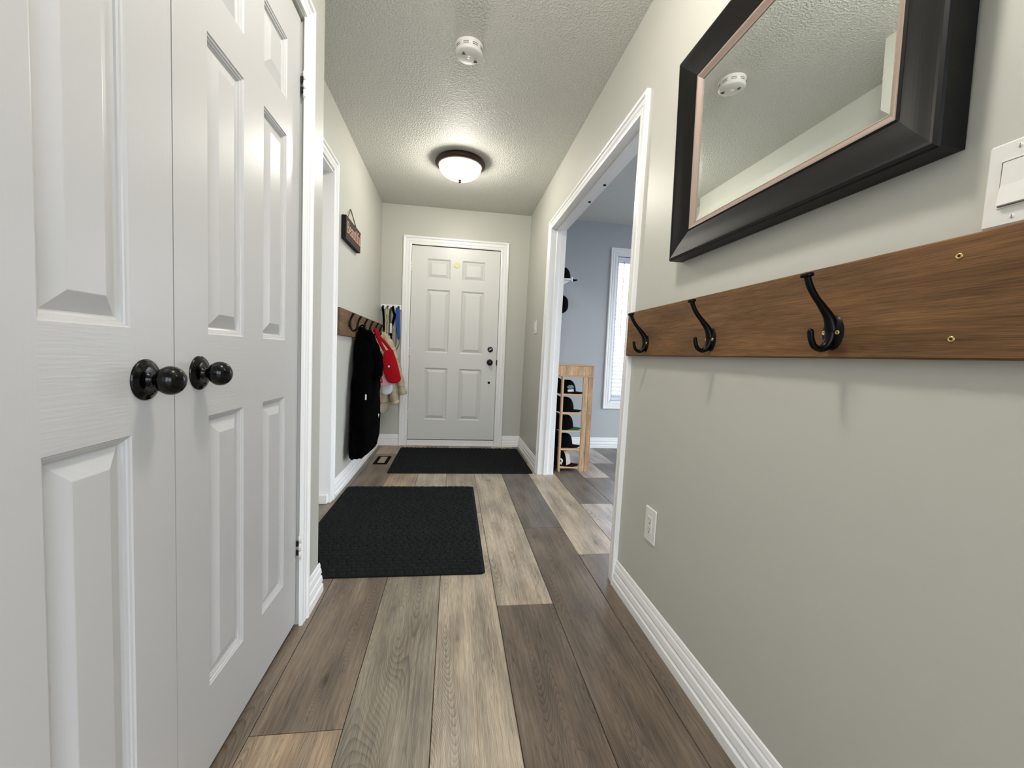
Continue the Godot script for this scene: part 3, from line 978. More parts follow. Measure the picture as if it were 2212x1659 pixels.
# ==================================================================== mats
func floor_mat(called: String, label: String, at: Transform3D, w: float, l: float, along_x: bool) -> void:
	var o := thing(called, label, "floor mat", at, "black woven-look floor mats")
	var st := mb()
	var r := 0.025
	# rubber base with rounded corners
	var outline := []
	for c in [[w / 2 - r, l / 2 - r, 0.0], [-w / 2 + r, l / 2 - r, PI / 2], [-w / 2 + r, -l / 2 + r, PI], [w / 2 - r, -l / 2 + r, PI * 1.5]]:
		for k in 7:
			var g: float = c[2] + PI / 2 * k / 6.0
			outline.append(Vector3(c[0] + r * cos(g), 0, c[1] + r * sin(g)))
	var lo := []
	var hi := []
	var hi2 := []
	for p in outline:
		lo.append(p + Vector3(0, 0.0005, 0))
		hi.append(p * 0.9985 + Vector3(0, 0.0045, 0))
		hi2.append(Vector3(p.x * (1 - 0.012 / w), 0.0055, p.z * (1 - 0.012 / l)))
	lo.reverse(); hi.reverse(); hi2.reverse()
	loft(st, [lo, hi, hi2])
	obj("rubber_backing", st, M.mat_rubber, o)
	# pile pressed into bricks of ribs
	var m := 0.006
	var step := 0.0042
	var nx := int((w - 2 * m) / step)
	var nz := int((l - 2 * m) / step)
	var V := PackedVector3Array()
	var U := PackedVector2Array()
	var N := PackedVector3Array()
	var I := PackedInt32Array()
	var hs := PackedFloat32Array()
	hs.resize((nx + 1) * (nz + 1))
	var bw := 0.042
	var bl := 0.031
	var rng := RandomNumberGenerator.new()
	rng.seed = 77
	var jit := PackedFloat32Array()
	for k in 4096:
		jit.append(rng.randf())
	for j in nz + 1:
		for i in nx + 1:
			var x := i * step
			var z := j * step
			var a := x if along_x else z
			var b := z if along_x else x
			var row := int(b / bl)
			var aa := a + (bw * 0.5 if row % 2 else 0.0) + 0.006 * sin(row * 2.4)
			var fa := fposmod(aa / bw, 1.0)
			var fb := fposmod(b / bl, 1.0)
			var block := int(aa / bw) * 61 + row * 17
			var edge := minf(minf(fa, 1.0 - fa) * bw, minf(fb, 1.0 - fb) * bl)
			var h := 0.0035 + 0.0068 * smoothstep(0.001, 0.006, edge)
			var rib := sin(TAU * (a / 0.0105))
			h += 0.0016 * rib + 0.0011 * (jit[(i * 131 + j * 57) & 4095] - 0.5) + 0.0022 * jit[block & 4095]
			var ex := minf(x, nx * step - x)
			var ez := minf(z, nz * step - z)
			h = lerpf(0.0055, h, smoothstep(0.0, 0.010, minf(ex, ez)))
			var cx := maxf(r - m - ex, 0.0)
			var cz := maxf(r - m - ez, 0.0)
			if cx * cx + cz * cz > (r - m) * (r - m):
				h = 0.004
			hs[j * (nx + 1) + i] = h
	for j in nz + 1:
		for i in nx + 1:
			var c := j * (nx + 1) + i
			V.append(Vector3(i * step - nx * step / 2, hs[c], j * step - nz * step / 2))
			U.append(Vector2(i * step, j * step))
			var hx := hs[c + (1 if i < nx else 0)] - hs[c - (1 if i > 0 else 0)]
			var hz := hs[c + (nx + 1 if j < nz else 0)] - hs[c - (nx + 1 if j > 0 else 0)]
			N.append(Vector3(-hx / (2 * step), 1, -hz / (2 * step)).normalized())
			if i < nx and j < nz:
				I.append_array([c, c + 1, c + nx + 2, c, c + nx + 2, c + nx + 1])
	var arr := []
	arr.resize(Mesh.ARRAY_MAX)
	arr[Mesh.ARRAY_VERTEX] = V
	arr[Mesh.ARRAY_NORMAL] = N
	arr[Mesh.ARRAY_TEX_UV] = U
	arr[Mesh.ARRAY_INDEX] = I
	var am := ArrayMesh.new()
	am.add_surface_from_arrays(Mesh.PRIMITIVE_TRIANGLES, arr)
	obj("pile", am, M.mat_pile, o).set_meta("kind", "stuff")


func build_mats() -> void:
	floor_mat("floor_mat", "black mat lying directly in front of the front door", T(Vector3(0.098, 0, -3.995), Basis(Vector3.UP, 0.004)), 1.222, 0.955, true)
	floor_mat("floor_mat", "nearer black mat with a brick-like woven pattern, beside the closet corner", T(Vector3(-0.277, 0, -2.515), Basis(Vector3.UP, -0.002)), 0.912, 1.285, true)


# ==================================================================== mirror
func build_mirror() -> void:
	var o := thing("wall_mirror", "mirror in a wide black frame with a thin coppery lip on the right wall", "mirror", T(Vector3(0.765, 1.345, 0), Basis(Vector3.BACK, 0.012) * Basis(Vector3.UP, -PI / 2)) * T(Vector3(0, -1.345, 0)))
	var x0 := -1.385
	var x1 := -0.572
	var y0 := 1.345
	var y1 := 1.985
	# u from the glass outwards, d proud of the wall
	var w := 0.088
	var pr := [Vector2(0.0, 0.004), Vector2(0.0, 0.031), Vector2(0.004, 0.033)]
	for k in 9:
		var f := k / 8.0
		pr.append(Vector2(0.008 + 0.066 * f, 0.031 + 0.018 * f * f + 0.006 * sin(f * PI)))
	pr.append_array([Vector2(0.080, 0.051), Vector2(0.086, 0.0495), Vector2(0.088, 0.045), Vector2(0.088, 0.001), Vector2(0.07, 0.001)])
	var a := [Vector3(x0 + w, y0 + w, 0), Vector3(x1 - w, y0 + w, 0), Vector3(x1 - w, y1 - w, 0), Vector3(x0 + w, y1 - w, 0)]
	var out := [Vector3.DOWN, Vector3.RIGHT, Vector3.UP, Vector3.LEFT]
	for k in 4:
		var st := mb()
		sweep(st, pr, a[k], a[(k + 1) % 4], out[k], Vector3.BACK, 1.0, 1.0)
		obj("frame_side", st, M.frame_black, o)
	var lip := [Vector2(-0.016, 0.020), Vector2(-0.016, 0.0235), Vector2(-0.0135, 0.025), Vector2(-0.0125, 0.0245), Vector2(-0.002, 0.0315), Vector2(0.001, 0.0325), Vector2(0.003, 0.0325), Vector2(0.003, 0.02)]
	for k in 4:
		var st := mb()
		sweep(st, lip, a[k], a[(k + 1) % 4], out[k], Vector3.BACK, 1.0, 1.0)
		obj("gold_lip", st, M.frame_gold, o)
	var g0 := Vector2(x0 + w + 0.010, y0 + w + 0.010)
	var g1 := Vector2(x1 - w - 0.010, y1 - w - 0.010)
	var b := 0.026
	var st := mb()
	quad(st, Vector3(g0.x + b, g0.y + b, 0.022), Vector3(g1.x - b, g0.y + b, 0.022), Vector3(g1.x - b, g1.y - b, 0.022), Vector3(g0.x + b, g1.y - b, 0.022))
	var p := [Vector3(g0.x, g0.y, 0.02145), Vector3(g1.x, g0.y, 0.02145), Vector3(g1.x, g1.y, 0.02145), Vector3(g0.x, g1.y, 0.02145)]
	var q := [Vector3(g0.x + b, g0.y + b, 0.022), Vector3(g1.x - b, g0.y + b, 0.022), Vector3(g1.x - b, g1.y - b, 0.022), Vector3(g0.x + b, g1.y - b, 0.022)]
	obj("glass", st, M.mirror_silver, o)
	st = mb()
	for k in 4:
		var j := (k + 1) % 4
		quad(st, p[k], p[j], q[j], q[k])
	obj("glass_bevel", st, M.mirror_silver, o)
	st = mb()
	box(st, Vector3(g0.x, g0.y, 0.002), Vector3(g1.x, g1.y, 0.019))
	obj("backing", st, M.sign_side, o)


# ==================================================================== hook boards
func wood_board(o: Node3D, x0: float, x1: float, y0: float, y1: float, t: float, m: Material, v0 := 0.1) -> void:
	var st := mb()
	var b := 0.0025
	# grain along x: u across the width, v along the length
	var uv := func(p: Vector3) -> Vector2: return Vector2((p.y - y0 + p.z) / 0.23, v0 + p.x / 2.2)
	var f := [Vector3(x0 + b, y0 + b, t), Vector3(x1 - b, y0 + b, t), Vector3(x1 - b, y1 - b, t), Vector3(x0 + b, y1 - b, t)]
	var s := [Vector3(x0, y0, t - b), Vector3(x1, y0, t - b), Vector3(x1, y1, t - b), Vector3(x0, y1, t - b)]
	quad(st, f[0], f[1], f[2], f[3], uv.call(f[0]), uv.call(f[1]), uv.call(f[2]), uv.call(f[3]))
	for i in 4:
		var j := (i + 1) % 4
		var z := Vector3(0, 0, -(t - b))
		quad(st, s[i], s[j], f[j], f[i], uv.call(s[i]), uv.call(s[j]), uv.call(f[j]), uv.call(f[i]))
		quad(st, s[i] + z, s[j] + z, s[j], s[i], uv.call(s[i] + z), uv.call(s[j] + z), uv.call(s[j]), uv.call(s[i]))
	quad(st, s[1] - Vector3(0, 0, t - b), s[0] - Vector3(0, 0, t - b), s[3] - Vector3(0, 0, t - b), s[2] - Vector3(0, 0, t - b))
	obj("board", st, m, o)


func screw(o: Node3D, p: Vector3, r := 0.0043) -> void:
	var st := mb(true)
	lathe(st, [Vector2(0, 0.0002), Vector2(r * 0.4, 0.0004), Vector2(r * 0.45, 0.0012), Vector2(r, 0.0012), Vector2(r * 1.1, 0.0)], Transform3D(Basis(Vector3.RIGHT, PI / 2), p), 16)
	obj("screw", st, M.brass, o)
	st = mb()
	box(st, p + Vector3(-r * 0.36, -r * 0.36, 0.0), p + Vector3(r * 0.36, r * 0.36, 0.0014), 0.0)
	obj("screw_socket", st, M.dark_hole, o)


func build_hook_boards() -> void:
	# right wall: three double hooks in view
	var o := thing("hook_board", "long brown wooden board with three black coat hooks below the mirror", "hook board", RIGHT, "coat hook boards")
	var t := 0.025
	wood_board(o, -1.755, 0.25, 1.023, 1.206, t, M.board_walnut, 0.85)
	for p in [[-0.545, 1.176], [-0.543, 1.053]]:
		screw(o, Vector3(p[0], p[1], t))
	for x in [-1.565, -1.145, -0.745]:
		var st := mb(true)
		var y := 1.072
		# oval plate
		lathe(st, [Vector2(0, 0.007), Vector2(0.55, 0.0065), Vector2(0.85, 0.004), Vector2(1.0, 0.0)], Transform3D(Basis(Vector3(0.024, 0, 0), Vector3(0, 0, 1), Vector3(0, -0.034, 0)), Vector3(x, y, t)), 28)
		var up := []
		var ru := []
		for q in smooth_path([Vector2(0.003, 0.004), Vector2(0.012, 0.029), Vector2(0.030, 0.050), Vector2(0.047, 0.068), Vector2(0.060, 0.086), Vector2(0.069, 0.106)], 5):
			up.append(Vector3(x, y + q.y, t + q.x))
			ru.append(lerpf(0.0125, 0.0062, clampf(q.y / 0.06, 0, 1)))
		tube(st, up, ru, 14)
		lathe(st, [Vector2(0, -0.004), Vector2(0.010, -0.003), Vector2(0.0118, -0.001), Vector2(0.0118, 0.0035), Vector2(0.010, 0.005), Vector2(0, 0.0055)].map(func(v): return v), T(Vector3(x, y + 0.106, t + 0.069), Basis(Vector3.RIGHT, 0.25)), 20)
		var dn := []
		var rd := []
		for q in smooth_path([Vector2(0.004, 0.012), Vector2(0.006, -0.012), Vector2(0.014, -0.027), Vector2(0.027, -0.033), Vector2(0.040, -0.027), Vector2(0.047, -0.014), Vector2(0.050, 0.0)], 5):
			dn.append(Vector3(x, y + q.y, t + q.x))
			rd.append(lerpf(0.011, 0.0058, clampf(q.x / 0.03, 0, 1)))
		tube(st, dn, rd, 14)
		var h := obj("coat_hook", st, M.hook_black, o)
		for sx in [-0.0145, 0.0145]:
			var s2 := mb(true)
			lathe(s2, [Vector2(0, 0.001), Vector2(0.0016, 0.001), Vector2(0.0018, 0.002), Vector2(0.0042, 0.002), Vector2(0.0046, 0.0)], Transform3D(Basis(Vector3.RIGHT, PI / 2), Vector3(x + sx, y, t + 0.0052)), 14)
			obj("screw", s2, M.brass, h)
	# left wall
	o = thing("hook_board", "brown wooden board with six thin hooks on the far left wall, coats hanging from it", "hook board", LEFT, "coat hook boards")
	t = 0.023
	wood_board(o, 2.945, 4.575, 1.092, 1.275, t, M.board_oak, -1.3)
	for k in 6:
		var x := 3.185 + 0.248 * k
		var st := mb(true)
		var y := 1.18
		var pts := []
		for q in smooth_path([Vector2(0.030, 0.072), Vector2(0.019, 0.052), Vector2(0.012, 0.030), Vector2(0.011, 0.0), Vector2(0.015, -0.028), Vector2(0.027, -0.046), Vector2(0.043, -0.043), Vector2(0.055, -0.030), Vector2(0.062, -0.012)], 4):
			pts.append(Vector3(x, y + q.y, t + q.x))
		tube(st, pts, 0.0075, 10)
		box(st, Vector3(x - 0.009, y - 0.022, t), Vector3(x + 0.009, y + 0.022, t + 0.012), 0.002)
		box(st, Vector3(x - 0.012, y + 0.069, t + 0.020), Vector3(x + 0.012, y + 0.077, t + 0.042), 0.003)
		obj("coat_hook", st, M.hook_black, o)


# ==================================================================== clothes on the hooks
func at_y(table: Array, y: float, col: int) -> float:
	# table rows [y, ...] from the top down
	for i in table.size() - 1:
		if y <= table[i][0] and y >= table[i + 1][0]:
			var f: float = (table[i][0] - y) / maxf(table[i][0] - table[i + 1][0], 1e-6)
			return lerpf(table[i][col], table[i + 1][col], f)
	return table[0][col] if y > table[0][0] else table[-1][col]


# a hanging garment: rows of [y, centre x, half depth x, centre z, half width z], folds add waves
func garment(rows: Array, n_rings: int, n: int, fold: float, count: float, sd: int) -> Array:
	noise.seed = sd
	noise.frequency = 1.0
	var rings := []
	for i in n_rings:
		var y := lerpf(rows[0][0], rows[-1][0], float(i) / (n_rings - 1))
		var cx := at_y(rows, y, 1)
		var hx := at_y(rows, y, 2)
		var cz := at_y(rows, y, 3)
		var hz := at_y(rows, y, 4)
		var ring := []
		for k in n:
			var g := TAU * k / n
			var drop: float = clampf((rows[0][0] - y) / 0.3, 0.0, 1.0)
			var f := 1.0 + fold * drop * (0.6 * sin(g * count + 3.0 * noise.get_noise_2d(y * 2.5, 3.0)) + noise.get_noise_3d(cos(g) * 2.2, y * 5.0, sin(g) * 2.2))
			var c := cos(g)
			var s := sin(g)
			var sx := signf(c) * pow(absf(c), 0.8)
			var sz := signf(s) * pow(absf(s), 0.8)
			var yy := y + (0.012 * noise.get_noise_2d(g * 2.0, 9.0) if i == n_rings - 1 else 0.0)
			ring.append(Vector3(maxf(cx + hx * sx * f, -0.769 if yy < 1.085 else -0.746), yy, cz - hz * sz * f))
		rings.append(ring)
	return rings


func build_clothes() -> void:
	var o := thing("winter_coat", "long black padded coat hanging from a hook on the left wall", "coat", Transform3D(), "")
	var st := mb(true)
	var rows := [
		[1.175, -0.708, 0.016, -3.445, 0.03], [1.15, -0.705, 0.034, -3.45, 0.055], [1.05, -0.690, 0.078, -3.46, 0.11], [0.98, -0.680, 0.086, -3.47, 0.17], [0.88, -0.674, 0.092, -3.50, 0.22],
		[0.80, -0.682, 0.083, -3.50, 0.25], [0.66, -0.680, 0.085, -3.51, 0.29], [0.44, -0.678, 0.088, -3.51, 0.325], [0.29, -0.683, 0.082, -3.50, 0.335], [0.21, -0.690, 0.074, -3.49, 0.325], [0.195, -0.695, 0.06, -3.49, 0.30]]
	loft(st, garment(rows, 60, 56, 0.07, 5.0, 5))
	obj("body", st, M.coat_black, o)
	# sleeves hang either side of the front
	for s in [[Vector3(-0.665, 1.11, -3.43), Vector3(-0.615, 1.00, -3.40), Vector3(-0.588, 0.90, -3.40), Vector3(-0.592, 0.815, -3.41)], [Vector3(-0.68, 1.09, -3.55), Vector3(-0.655, 0.95, -3.66), Vector3(-0.66, 0.75, -3.72), Vector3(-0.665, 0.56, -3.73)]]:
		st = mb(true)
		var pts := smooth_path(s, 8)
		var rad := []
		for k in pts.size():
			rad.append(0.053 + 0.003 * sin(k * 1.15) - 0.012 * absf(k / float(pts.size()) - 0.45))
		tube(st, pts, rad, 20)
		obj("sleeve", st, M.coat_black, o)
	st = mb(true)
	tube(st, smooth_path([Vector3(-0.735, 1.155, -3.43), Vector3(-0.715, 1.185, -3.425), Vector3(-0.700, 1.188, -3.435), Vector3(-0.690, 1.16, -3.45)], 6), 0.006, 8)
	obj("hanging_loop", st, M.coat_black, o)
	st = mb()
	box(st, Vector3(-0.005, -0.02, -0.002), Vector3(0.005, 0.02, 0.002), 0.001, T(Vector3(-0.628, 0.655, -3.215)))
	obj("zip_pull", st, M.plastic_white, o).set_meta("label", "small white tag")
	st = mb(true)
	lathe(st, [Vector2(0, -0.02), Vector2(0.007, -0.014), Vector2(0.008, 0.01), Vector2(0, 0.02)], T(Vector3(-0.588, 0.475, -3.52)), 12)
	obj("drawcord_toggle", st, M.steel, o)

	# plaid jacket, farthest along the board
	o = thing("plaid_jacket", "beige plaid jacket hanging nearest the front door wall", "jacket")
	st = mb(true)
	rows = [
		[1.185, -0.695, 0.02, -4.33, 0.03], [1.15, -0.688, 0.05, -4.33, 0.06], [1.02, -0.672, 0.085, -4.33, 0.11], [0.80, -0.672, 0.09, -4.33, 0.15], [0.52, -0.685, 0.085, -4.33, 0.17], [0.40, -0.70, 0.06, -4.32, 0.16]]
	loft(st, garment(rows, 40, 44, 0.09, 4.0, 8))
	obj("body", st, M.plaid_beige, o)
	for s in [[Vector3(-0.665, 1.13, -4.28), Vector3(-0.605, 1.02, -4.28), Vector3(-0.545, 0.82, -4.30), Vector3(-0.487, 0.575, -4.32)], [Vector3(-0.66, 1.0, -4.20), Vector3(-0.62, 0.80, -4.20), Vector3(-0.58, 0.62, -4.22), Vector3(-0.545, 0.49, -4.24)]]:
		st = mb(true)
		var pts := smooth_path(s, 8)
		var rad := []
		for k in pts.size():
			rad.append(0.044 + 0.005 * sin(k * 1.7) - 0.006 * float(k) / pts.size())
		tube(st, pts, rad, 20, Vector3.ZERO, 1.0, false)
		obj("sleeve", st, M.plaid_beige, o)

	# red bag with flap
	o = thing("red_bag", "bright red bag with a rounded flap and white snap between the coats", "bag")
	var sheet := func(poly: Array, z: float, tilt: float, thick: float, bulge: float) -> SurfaceTool:
		var s2 := mb(true)
		var c := Vector2.ZERO
		for p in poly: c += p
		c /= poly.size()
		var zf := func(p: Vector2, f: float) -> float: return z + tilt * (p.x + 0.55) + bulge * (1.0 - f * f)
		var rings := []
		for f in [0.02, 0.35, 0.7, 0.93, 1.0]:
			var ring := []
			for p in poly:
				var q: Vector2 = c + (p - c) * f
				ring.append(Vector3(q.x, q.y, zf.call(q, f)))
			rings.append(ring)
		var back := []
		for p in poly:
			back.append(Vector3(p.x, p.y, zf.call(p, 1.0) - thick))
		rings.append(back)
		rings.reverse()
		loft(s2, rings)
		return s2
	# outlines run counter-clockwise in x, y
	var pouch := smooth_path([Vector2(-0.655, 0.705), Vector2(-0.60, 0.692), Vector2(-0.545, 0.700), Vector2(-0.505, 0.735), Vector2(-0.515, 0.86), Vector2(-0.555, 0.93), Vector2(-0.63, 0.88), Vector2(-0.672, 0.80), Vector2(-0.655, 0.705)], 5)
	pouch.pop_back()
	obj("pouch", sheet.call(pouch, -3.87, -0.25, 0.03, 0.02), M.pale_pink, o)
	var flap := smooth_path([Vector2(-0.597, 0.800), Vector2(-0.570, 0.742), Vector2(-0.530, 0.716), Vector2(-0.485, 0.722), Vector2(-0.457, 0.752), Vector2(-0.470, 0.82), Vector2(-0.497, 0.92), Vector2(-0.524, 0.995), Vector2(-0.531, 1.012), Vector2(-0.562, 1.010), Vector2(-0.588, 1.004), Vector2(-0.602, 0.985), Vector2(-0.610, 0.93), Vector2(-0.612, 0.86), Vector2(-0.597, 0.800)], 5)
	flap.pop_back()
	obj("flap", sheet.call(flap, -3.835, -0.25, 0.006, 0.012), M.red_velvet, o)
	st = mb(true)
	lathe(st, [Vector2(0, 0.005), Vector2(0.006, 0.005), Vector2(0.009, 0.002), Vector2(0.009, 0.0)], Transform3D(Basis(Vector3.RIGHT, PI / 2), Vector3(-0.558, 0.865, -3.823)), 18)
	obj("snap_button", st, M.white_cloth, o)
	for s in [[Vector3(-0.705, 1.165, -3.91), Vector3(-0.692, 1.182, -3.88), Vector3(-0.67, 1.13, -3.86), Vector3(-0.640, 1.07, -3.85), Vector3(-0.598, 1.000, -3.83)], [Vector3(-0.705, 1.165, -3.92), Vector3(-0.69, 1.18, -3.93), Vector3(-0.66, 1.12, -3.93), Vector3(-0.61, 1.07, -3.93), Vector3(-0.545, 1.00, -3.86)]]:
		st = mb(true)
		tube(st, smooth_path(s, 7), 0.0145, 12, Vector3(-0.4, 0.3, 1.0), 0.22)
		obj("strap", st, M.red_cloth, o)
	var tm := TextMesh.new()
	tm.text = "ap"
	var fnt := SystemFont.new()
	fnt.font_names = PackedStringArray(["Droid Sans"])
	fnt.font_weight = 700
	tm.font = fnt
	tm.font_size = 64
	tm.pixel_size = 0.095 / 64.0
	tm.depth = 0.004
	var tx := obj("lettering", tm, M.letter_red, o)
	tx.transform = Transform3D(Basis(Vector3.BACK, -PI / 2 + 0.15), Vector3(-0.632, 0.765, -3.826))
	# white cap-shaped cloth below
	o = thing("white_pouch", "small white cloth pouch dangling under the red bag", "pouch")
	st = mb(true)
	loft(st, garment([[0.72, -0.59, 0.03, -3.95, 0.012], [0.69, -0.592, 0.052, -3.95, 0.02], [0.65, -0.59, 0.052, -3.95, 0.022], [0.615, -0.595, 0.040, -3.95, 0.02], [0.603, -0.60, 0.018, -3.95, 0.012]], 16, 28, 0.05, 3.0, 12))
	obj("bag_body", st, M.white_cloth, o)
	st = mb(true)
	tube(st, smooth_path([Vector3(-0.59, 0.712, -3.95), Vector3(-0.64, 0.90, -3.97), Vector3(-0.70, 1.14, -3.95), Vector3(-0.712, 1.146, -3.92)], 6), 0.0035, 8)
	obj("drawstring", st, M.white_cloth, o)


# ==================================================================== leash rack
func build_leashes() -> void:
	var at := T(Vector3(0, 0, END_Z))
	var o := thing("leash_rack", "narrow white rail with small hooks left of the front door", "rail", at)
	var st := mb()
	box(st, Vector3(-0.768, 1.430, 0.0), Vector3(-0.556, 1.482, 0.014), 0.003)
	obj("board", st, M.trim_white, o)
	var xs := [-0.742, -0.693, -0.640, -0.585]
	for x in xs:
		st = mb(true)
		tube(st, smooth_path([Vector3(x, 1.462, 0.013), Vector3(x, 1.455, 0.022), Vector3(x, 1.442, 0.030), Vector3(x, 1.440, 0.042), Vector3(x, 1.452, 0.050)], 5), 0.0045, 10)
		lathe(st, [Vector2(0, 0.004), Vector2(0.011, 0.003), Vector2(0.012, 0.0)], Transform3D(Basis(Vector3.RIGHT, PI / 2), Vector3(x, 1.46, 0.014)), 16)
		obj("hook", st, M.black_metal, o)
	var strap := func(pts: Array, r: float, flat: float) -> SurfaceTool:
		var s := mb(true)
		tube(s, smooth_path(pts, 6), r, 10, Vector3(0, 0, 1), flat)
		return s
	# each leash hangs as a loop from its hook
	var a := thing("leash", "thin black leash on the first hook of the white rail", "leash", at, "leashes on the white rail")
	obj("strap", strap.call([Vector3(-0.746, 1.452, 0.038), Vector3(-0.735, 1.40, 0.037), Vector3(-0.724, 1.30, 0.035), Vector3(-0.715, 1.15, 0.033), Vector3(-0.712, 1.02, 0.033)], 0.011, 0.3), M.coat_black, a)
	obj("handle_loop", strap.call([Vector3(-0.738, 1.453, 0.046), Vector3(-0.727, 1.36, 0.05), Vector3(-0.722, 1.22, 0.049)], 0.010, 0.3), M.coat_black, a)
	a = thing("leash", "patterned cream leash on the second hook of the white rail", "leash", at, "leashes on the white rail")
	obj("strap", strap.call([Vector3(-0.700, 1.452, 0.044), Vector3(-0.706, 1.38, 0.046), Vector3(-0.707, 1.24, 0.046), Vector3(-0.703, 1.08, 0.044)], 0.0095, 0.3), M.ribbon_print, a)
	obj("strap", strap.call([Vector3(-0.686, 1.452, 0.044), Vector3(-0.683, 1.37, 0.046), Vector3(-0.683, 1.22, 0.048), Vector3(-0.684, 1.10, 0.046)], 0.0095, 0.3), M.ribbon_print, a)
	a = thing("leash", "green leash with black handle on the third hook of the white rail", "leash", at, "leashes on the white rail")
	obj("strap", strap.call([Vector3(-0.652, 1.450, 0.040), Vector3(-0.664, 1.40, 0.046), Vector3(-0.668, 1.28, 0.046), Vector3(-0.662, 1.12, 0.044), Vector3(-0.655, 1.0, 0.044)], 0.011, 0.3), M.strap_green, a)
	obj("handle", strap.call([Vector3(-0.636, 1.452, 0.052), Vector3(-0.630, 1.41, 0.056), Vector3(-0.618, 1.375, 0.058), Vector3(-0.624, 1.33, 0.058), Vector3(-0.640, 1.27, 0.056)], 0.013, 0.6), M.coat_black, a)
	st = mb()
	box(st, Vector3(-0.662, 1.185, 0.060), Vector3(-0.640, 1.285, 0.072), 0.003)
	obj("tag_case", st, M.plastic_white, a)
	obj("strap", strap.call([Vector3(-0.645, 1.27, 0.056), Vector3(-0.650, 1.18, 0.054), Vector3(-0.648, 1.02, 0.050)], 0.012, 0.35), M.coat_black, a)
	st = mb(true)
	for k in 9:
		lathe(st, [Vector2(0, 0.012), Vector2(0.009, 0.008), Vector2(0.011, 0.0), Vector2(0.009, -0.008), Vector2(0, -0.012)], T(Vector3(-0.622 - 0.002 * sin(k), 1.235 - 0.022 * k, 0.057)), 10)
	obj("bead_cord", st, M.bead_grey, a)
	st = mb(true)
	tube(st, smooth_path([Vector3(-0.622, 1.05, 0.057), Vector3(-0.615, 1.02, 0.058), Vector3(-0.607, 1.045, 0.058), Vector3(-0.614, 1.055, 0.058)], 5), 0.004, 8)
	obj("clip", st, M.black_metal, a)
	a = thing("leash", "blue speckled leash on the last hook of the white rail", "leash", at, "leashes on the white rail")
	obj("strap", strap.call([Vector3(-0.590, 1.448, 0.044), Vector3(-0.597, 1.40, 0.046), Vector3(-0.597, 1.31, 0.046), Vector3(-0.585, 1.22, 0.044), Vector3(-0.571, 1.13, 0.042)], 0.0115, 0.4), M.rope_blue, a)
	obj("strap", strap.call([Vector3(-0.580, 1.448, 0.044), Vector3(-0.574, 1.39, 0.047), Vector3(-0.572, 1.27, 0.047), Vector3(-0.568, 1.14, 0.044)], 0.0115, 0.4), M.rope_blue, a)
	obj("cord", strap.call([Vector3(-0.568, 1.13, 0.042), Vector3(-0.566, 1.08, 0.042), Vector3(-0.58, 1.04, 0.042), Vector3(-0.60, 1.015, 0.042)], 0.0035, 1.0), M.cord_grey, a)
	a = thing("leash", "thin dark cord hanging between the beaded and the blue leash", "leash", at, "leashes on the white rail")
	obj("cord", strap.call([Vector3(-0.606, 1.452, 0.047), Vector3(-0.600, 1.20, 0.03), Vector3(-0.601, 1.03, 0.03), Vector3(-0.600, 0.93, 0.03)], 0.0035, 1.0), M.cord_grey, a)


# ==================================================================== ceiling lamp and smoke alarm
func ceiling_lamp(label: String, x: float, z: float) -> void:
	var o := thing("ceiling_light", label, "ceiling light", T(Vector3(x, CEIL, z)), "dome ceiling lights")
	var st := mb(true)
	lathe(st, [Vector2(0.15, -0.0005), Vector2(0.178, -0.001), Vector2(0.183, -0.006), Vector2(0.183, -0.012), Vector2(0.190, -0.016), Vector2(0.196, -0.024), Vector2(0.194, -0.036), Vector2(0.184, -0.046), Vector2(0.172, -0.050), Vector2(0.165, -0.049), Vector2(0.162, -0.044)], Transform3D(), 72)
	obj("ring", st, M.bronze, o)
	st = mb(true)
	var pr := []
	for k in 15:
		var g := PI / 2 * k / 14.0
		pr.append(Vector2(0.166 * cos(g) if k < 14 else 0.0, -0.046 - 0.103 * sin(g)))
	lathe(st, pr, Transform3D(), 64)
	obj("lamp_bowl", st, M.lamp_glass, o)
	st = mb(true)
	lathe(st, [Vector2(0, -0.147), Vector2(0.012, -0.147), Vector2(0.0125, -0.151), Vector2(0.008, -0.153), Vector2(0.0085, -0.158), Vector2(0.011, -0.162), Vector2(0.009, -0.168), Vector2(0, -0.171)], Transform3D(), 24)
	obj("finial", st, M.bronze, o)


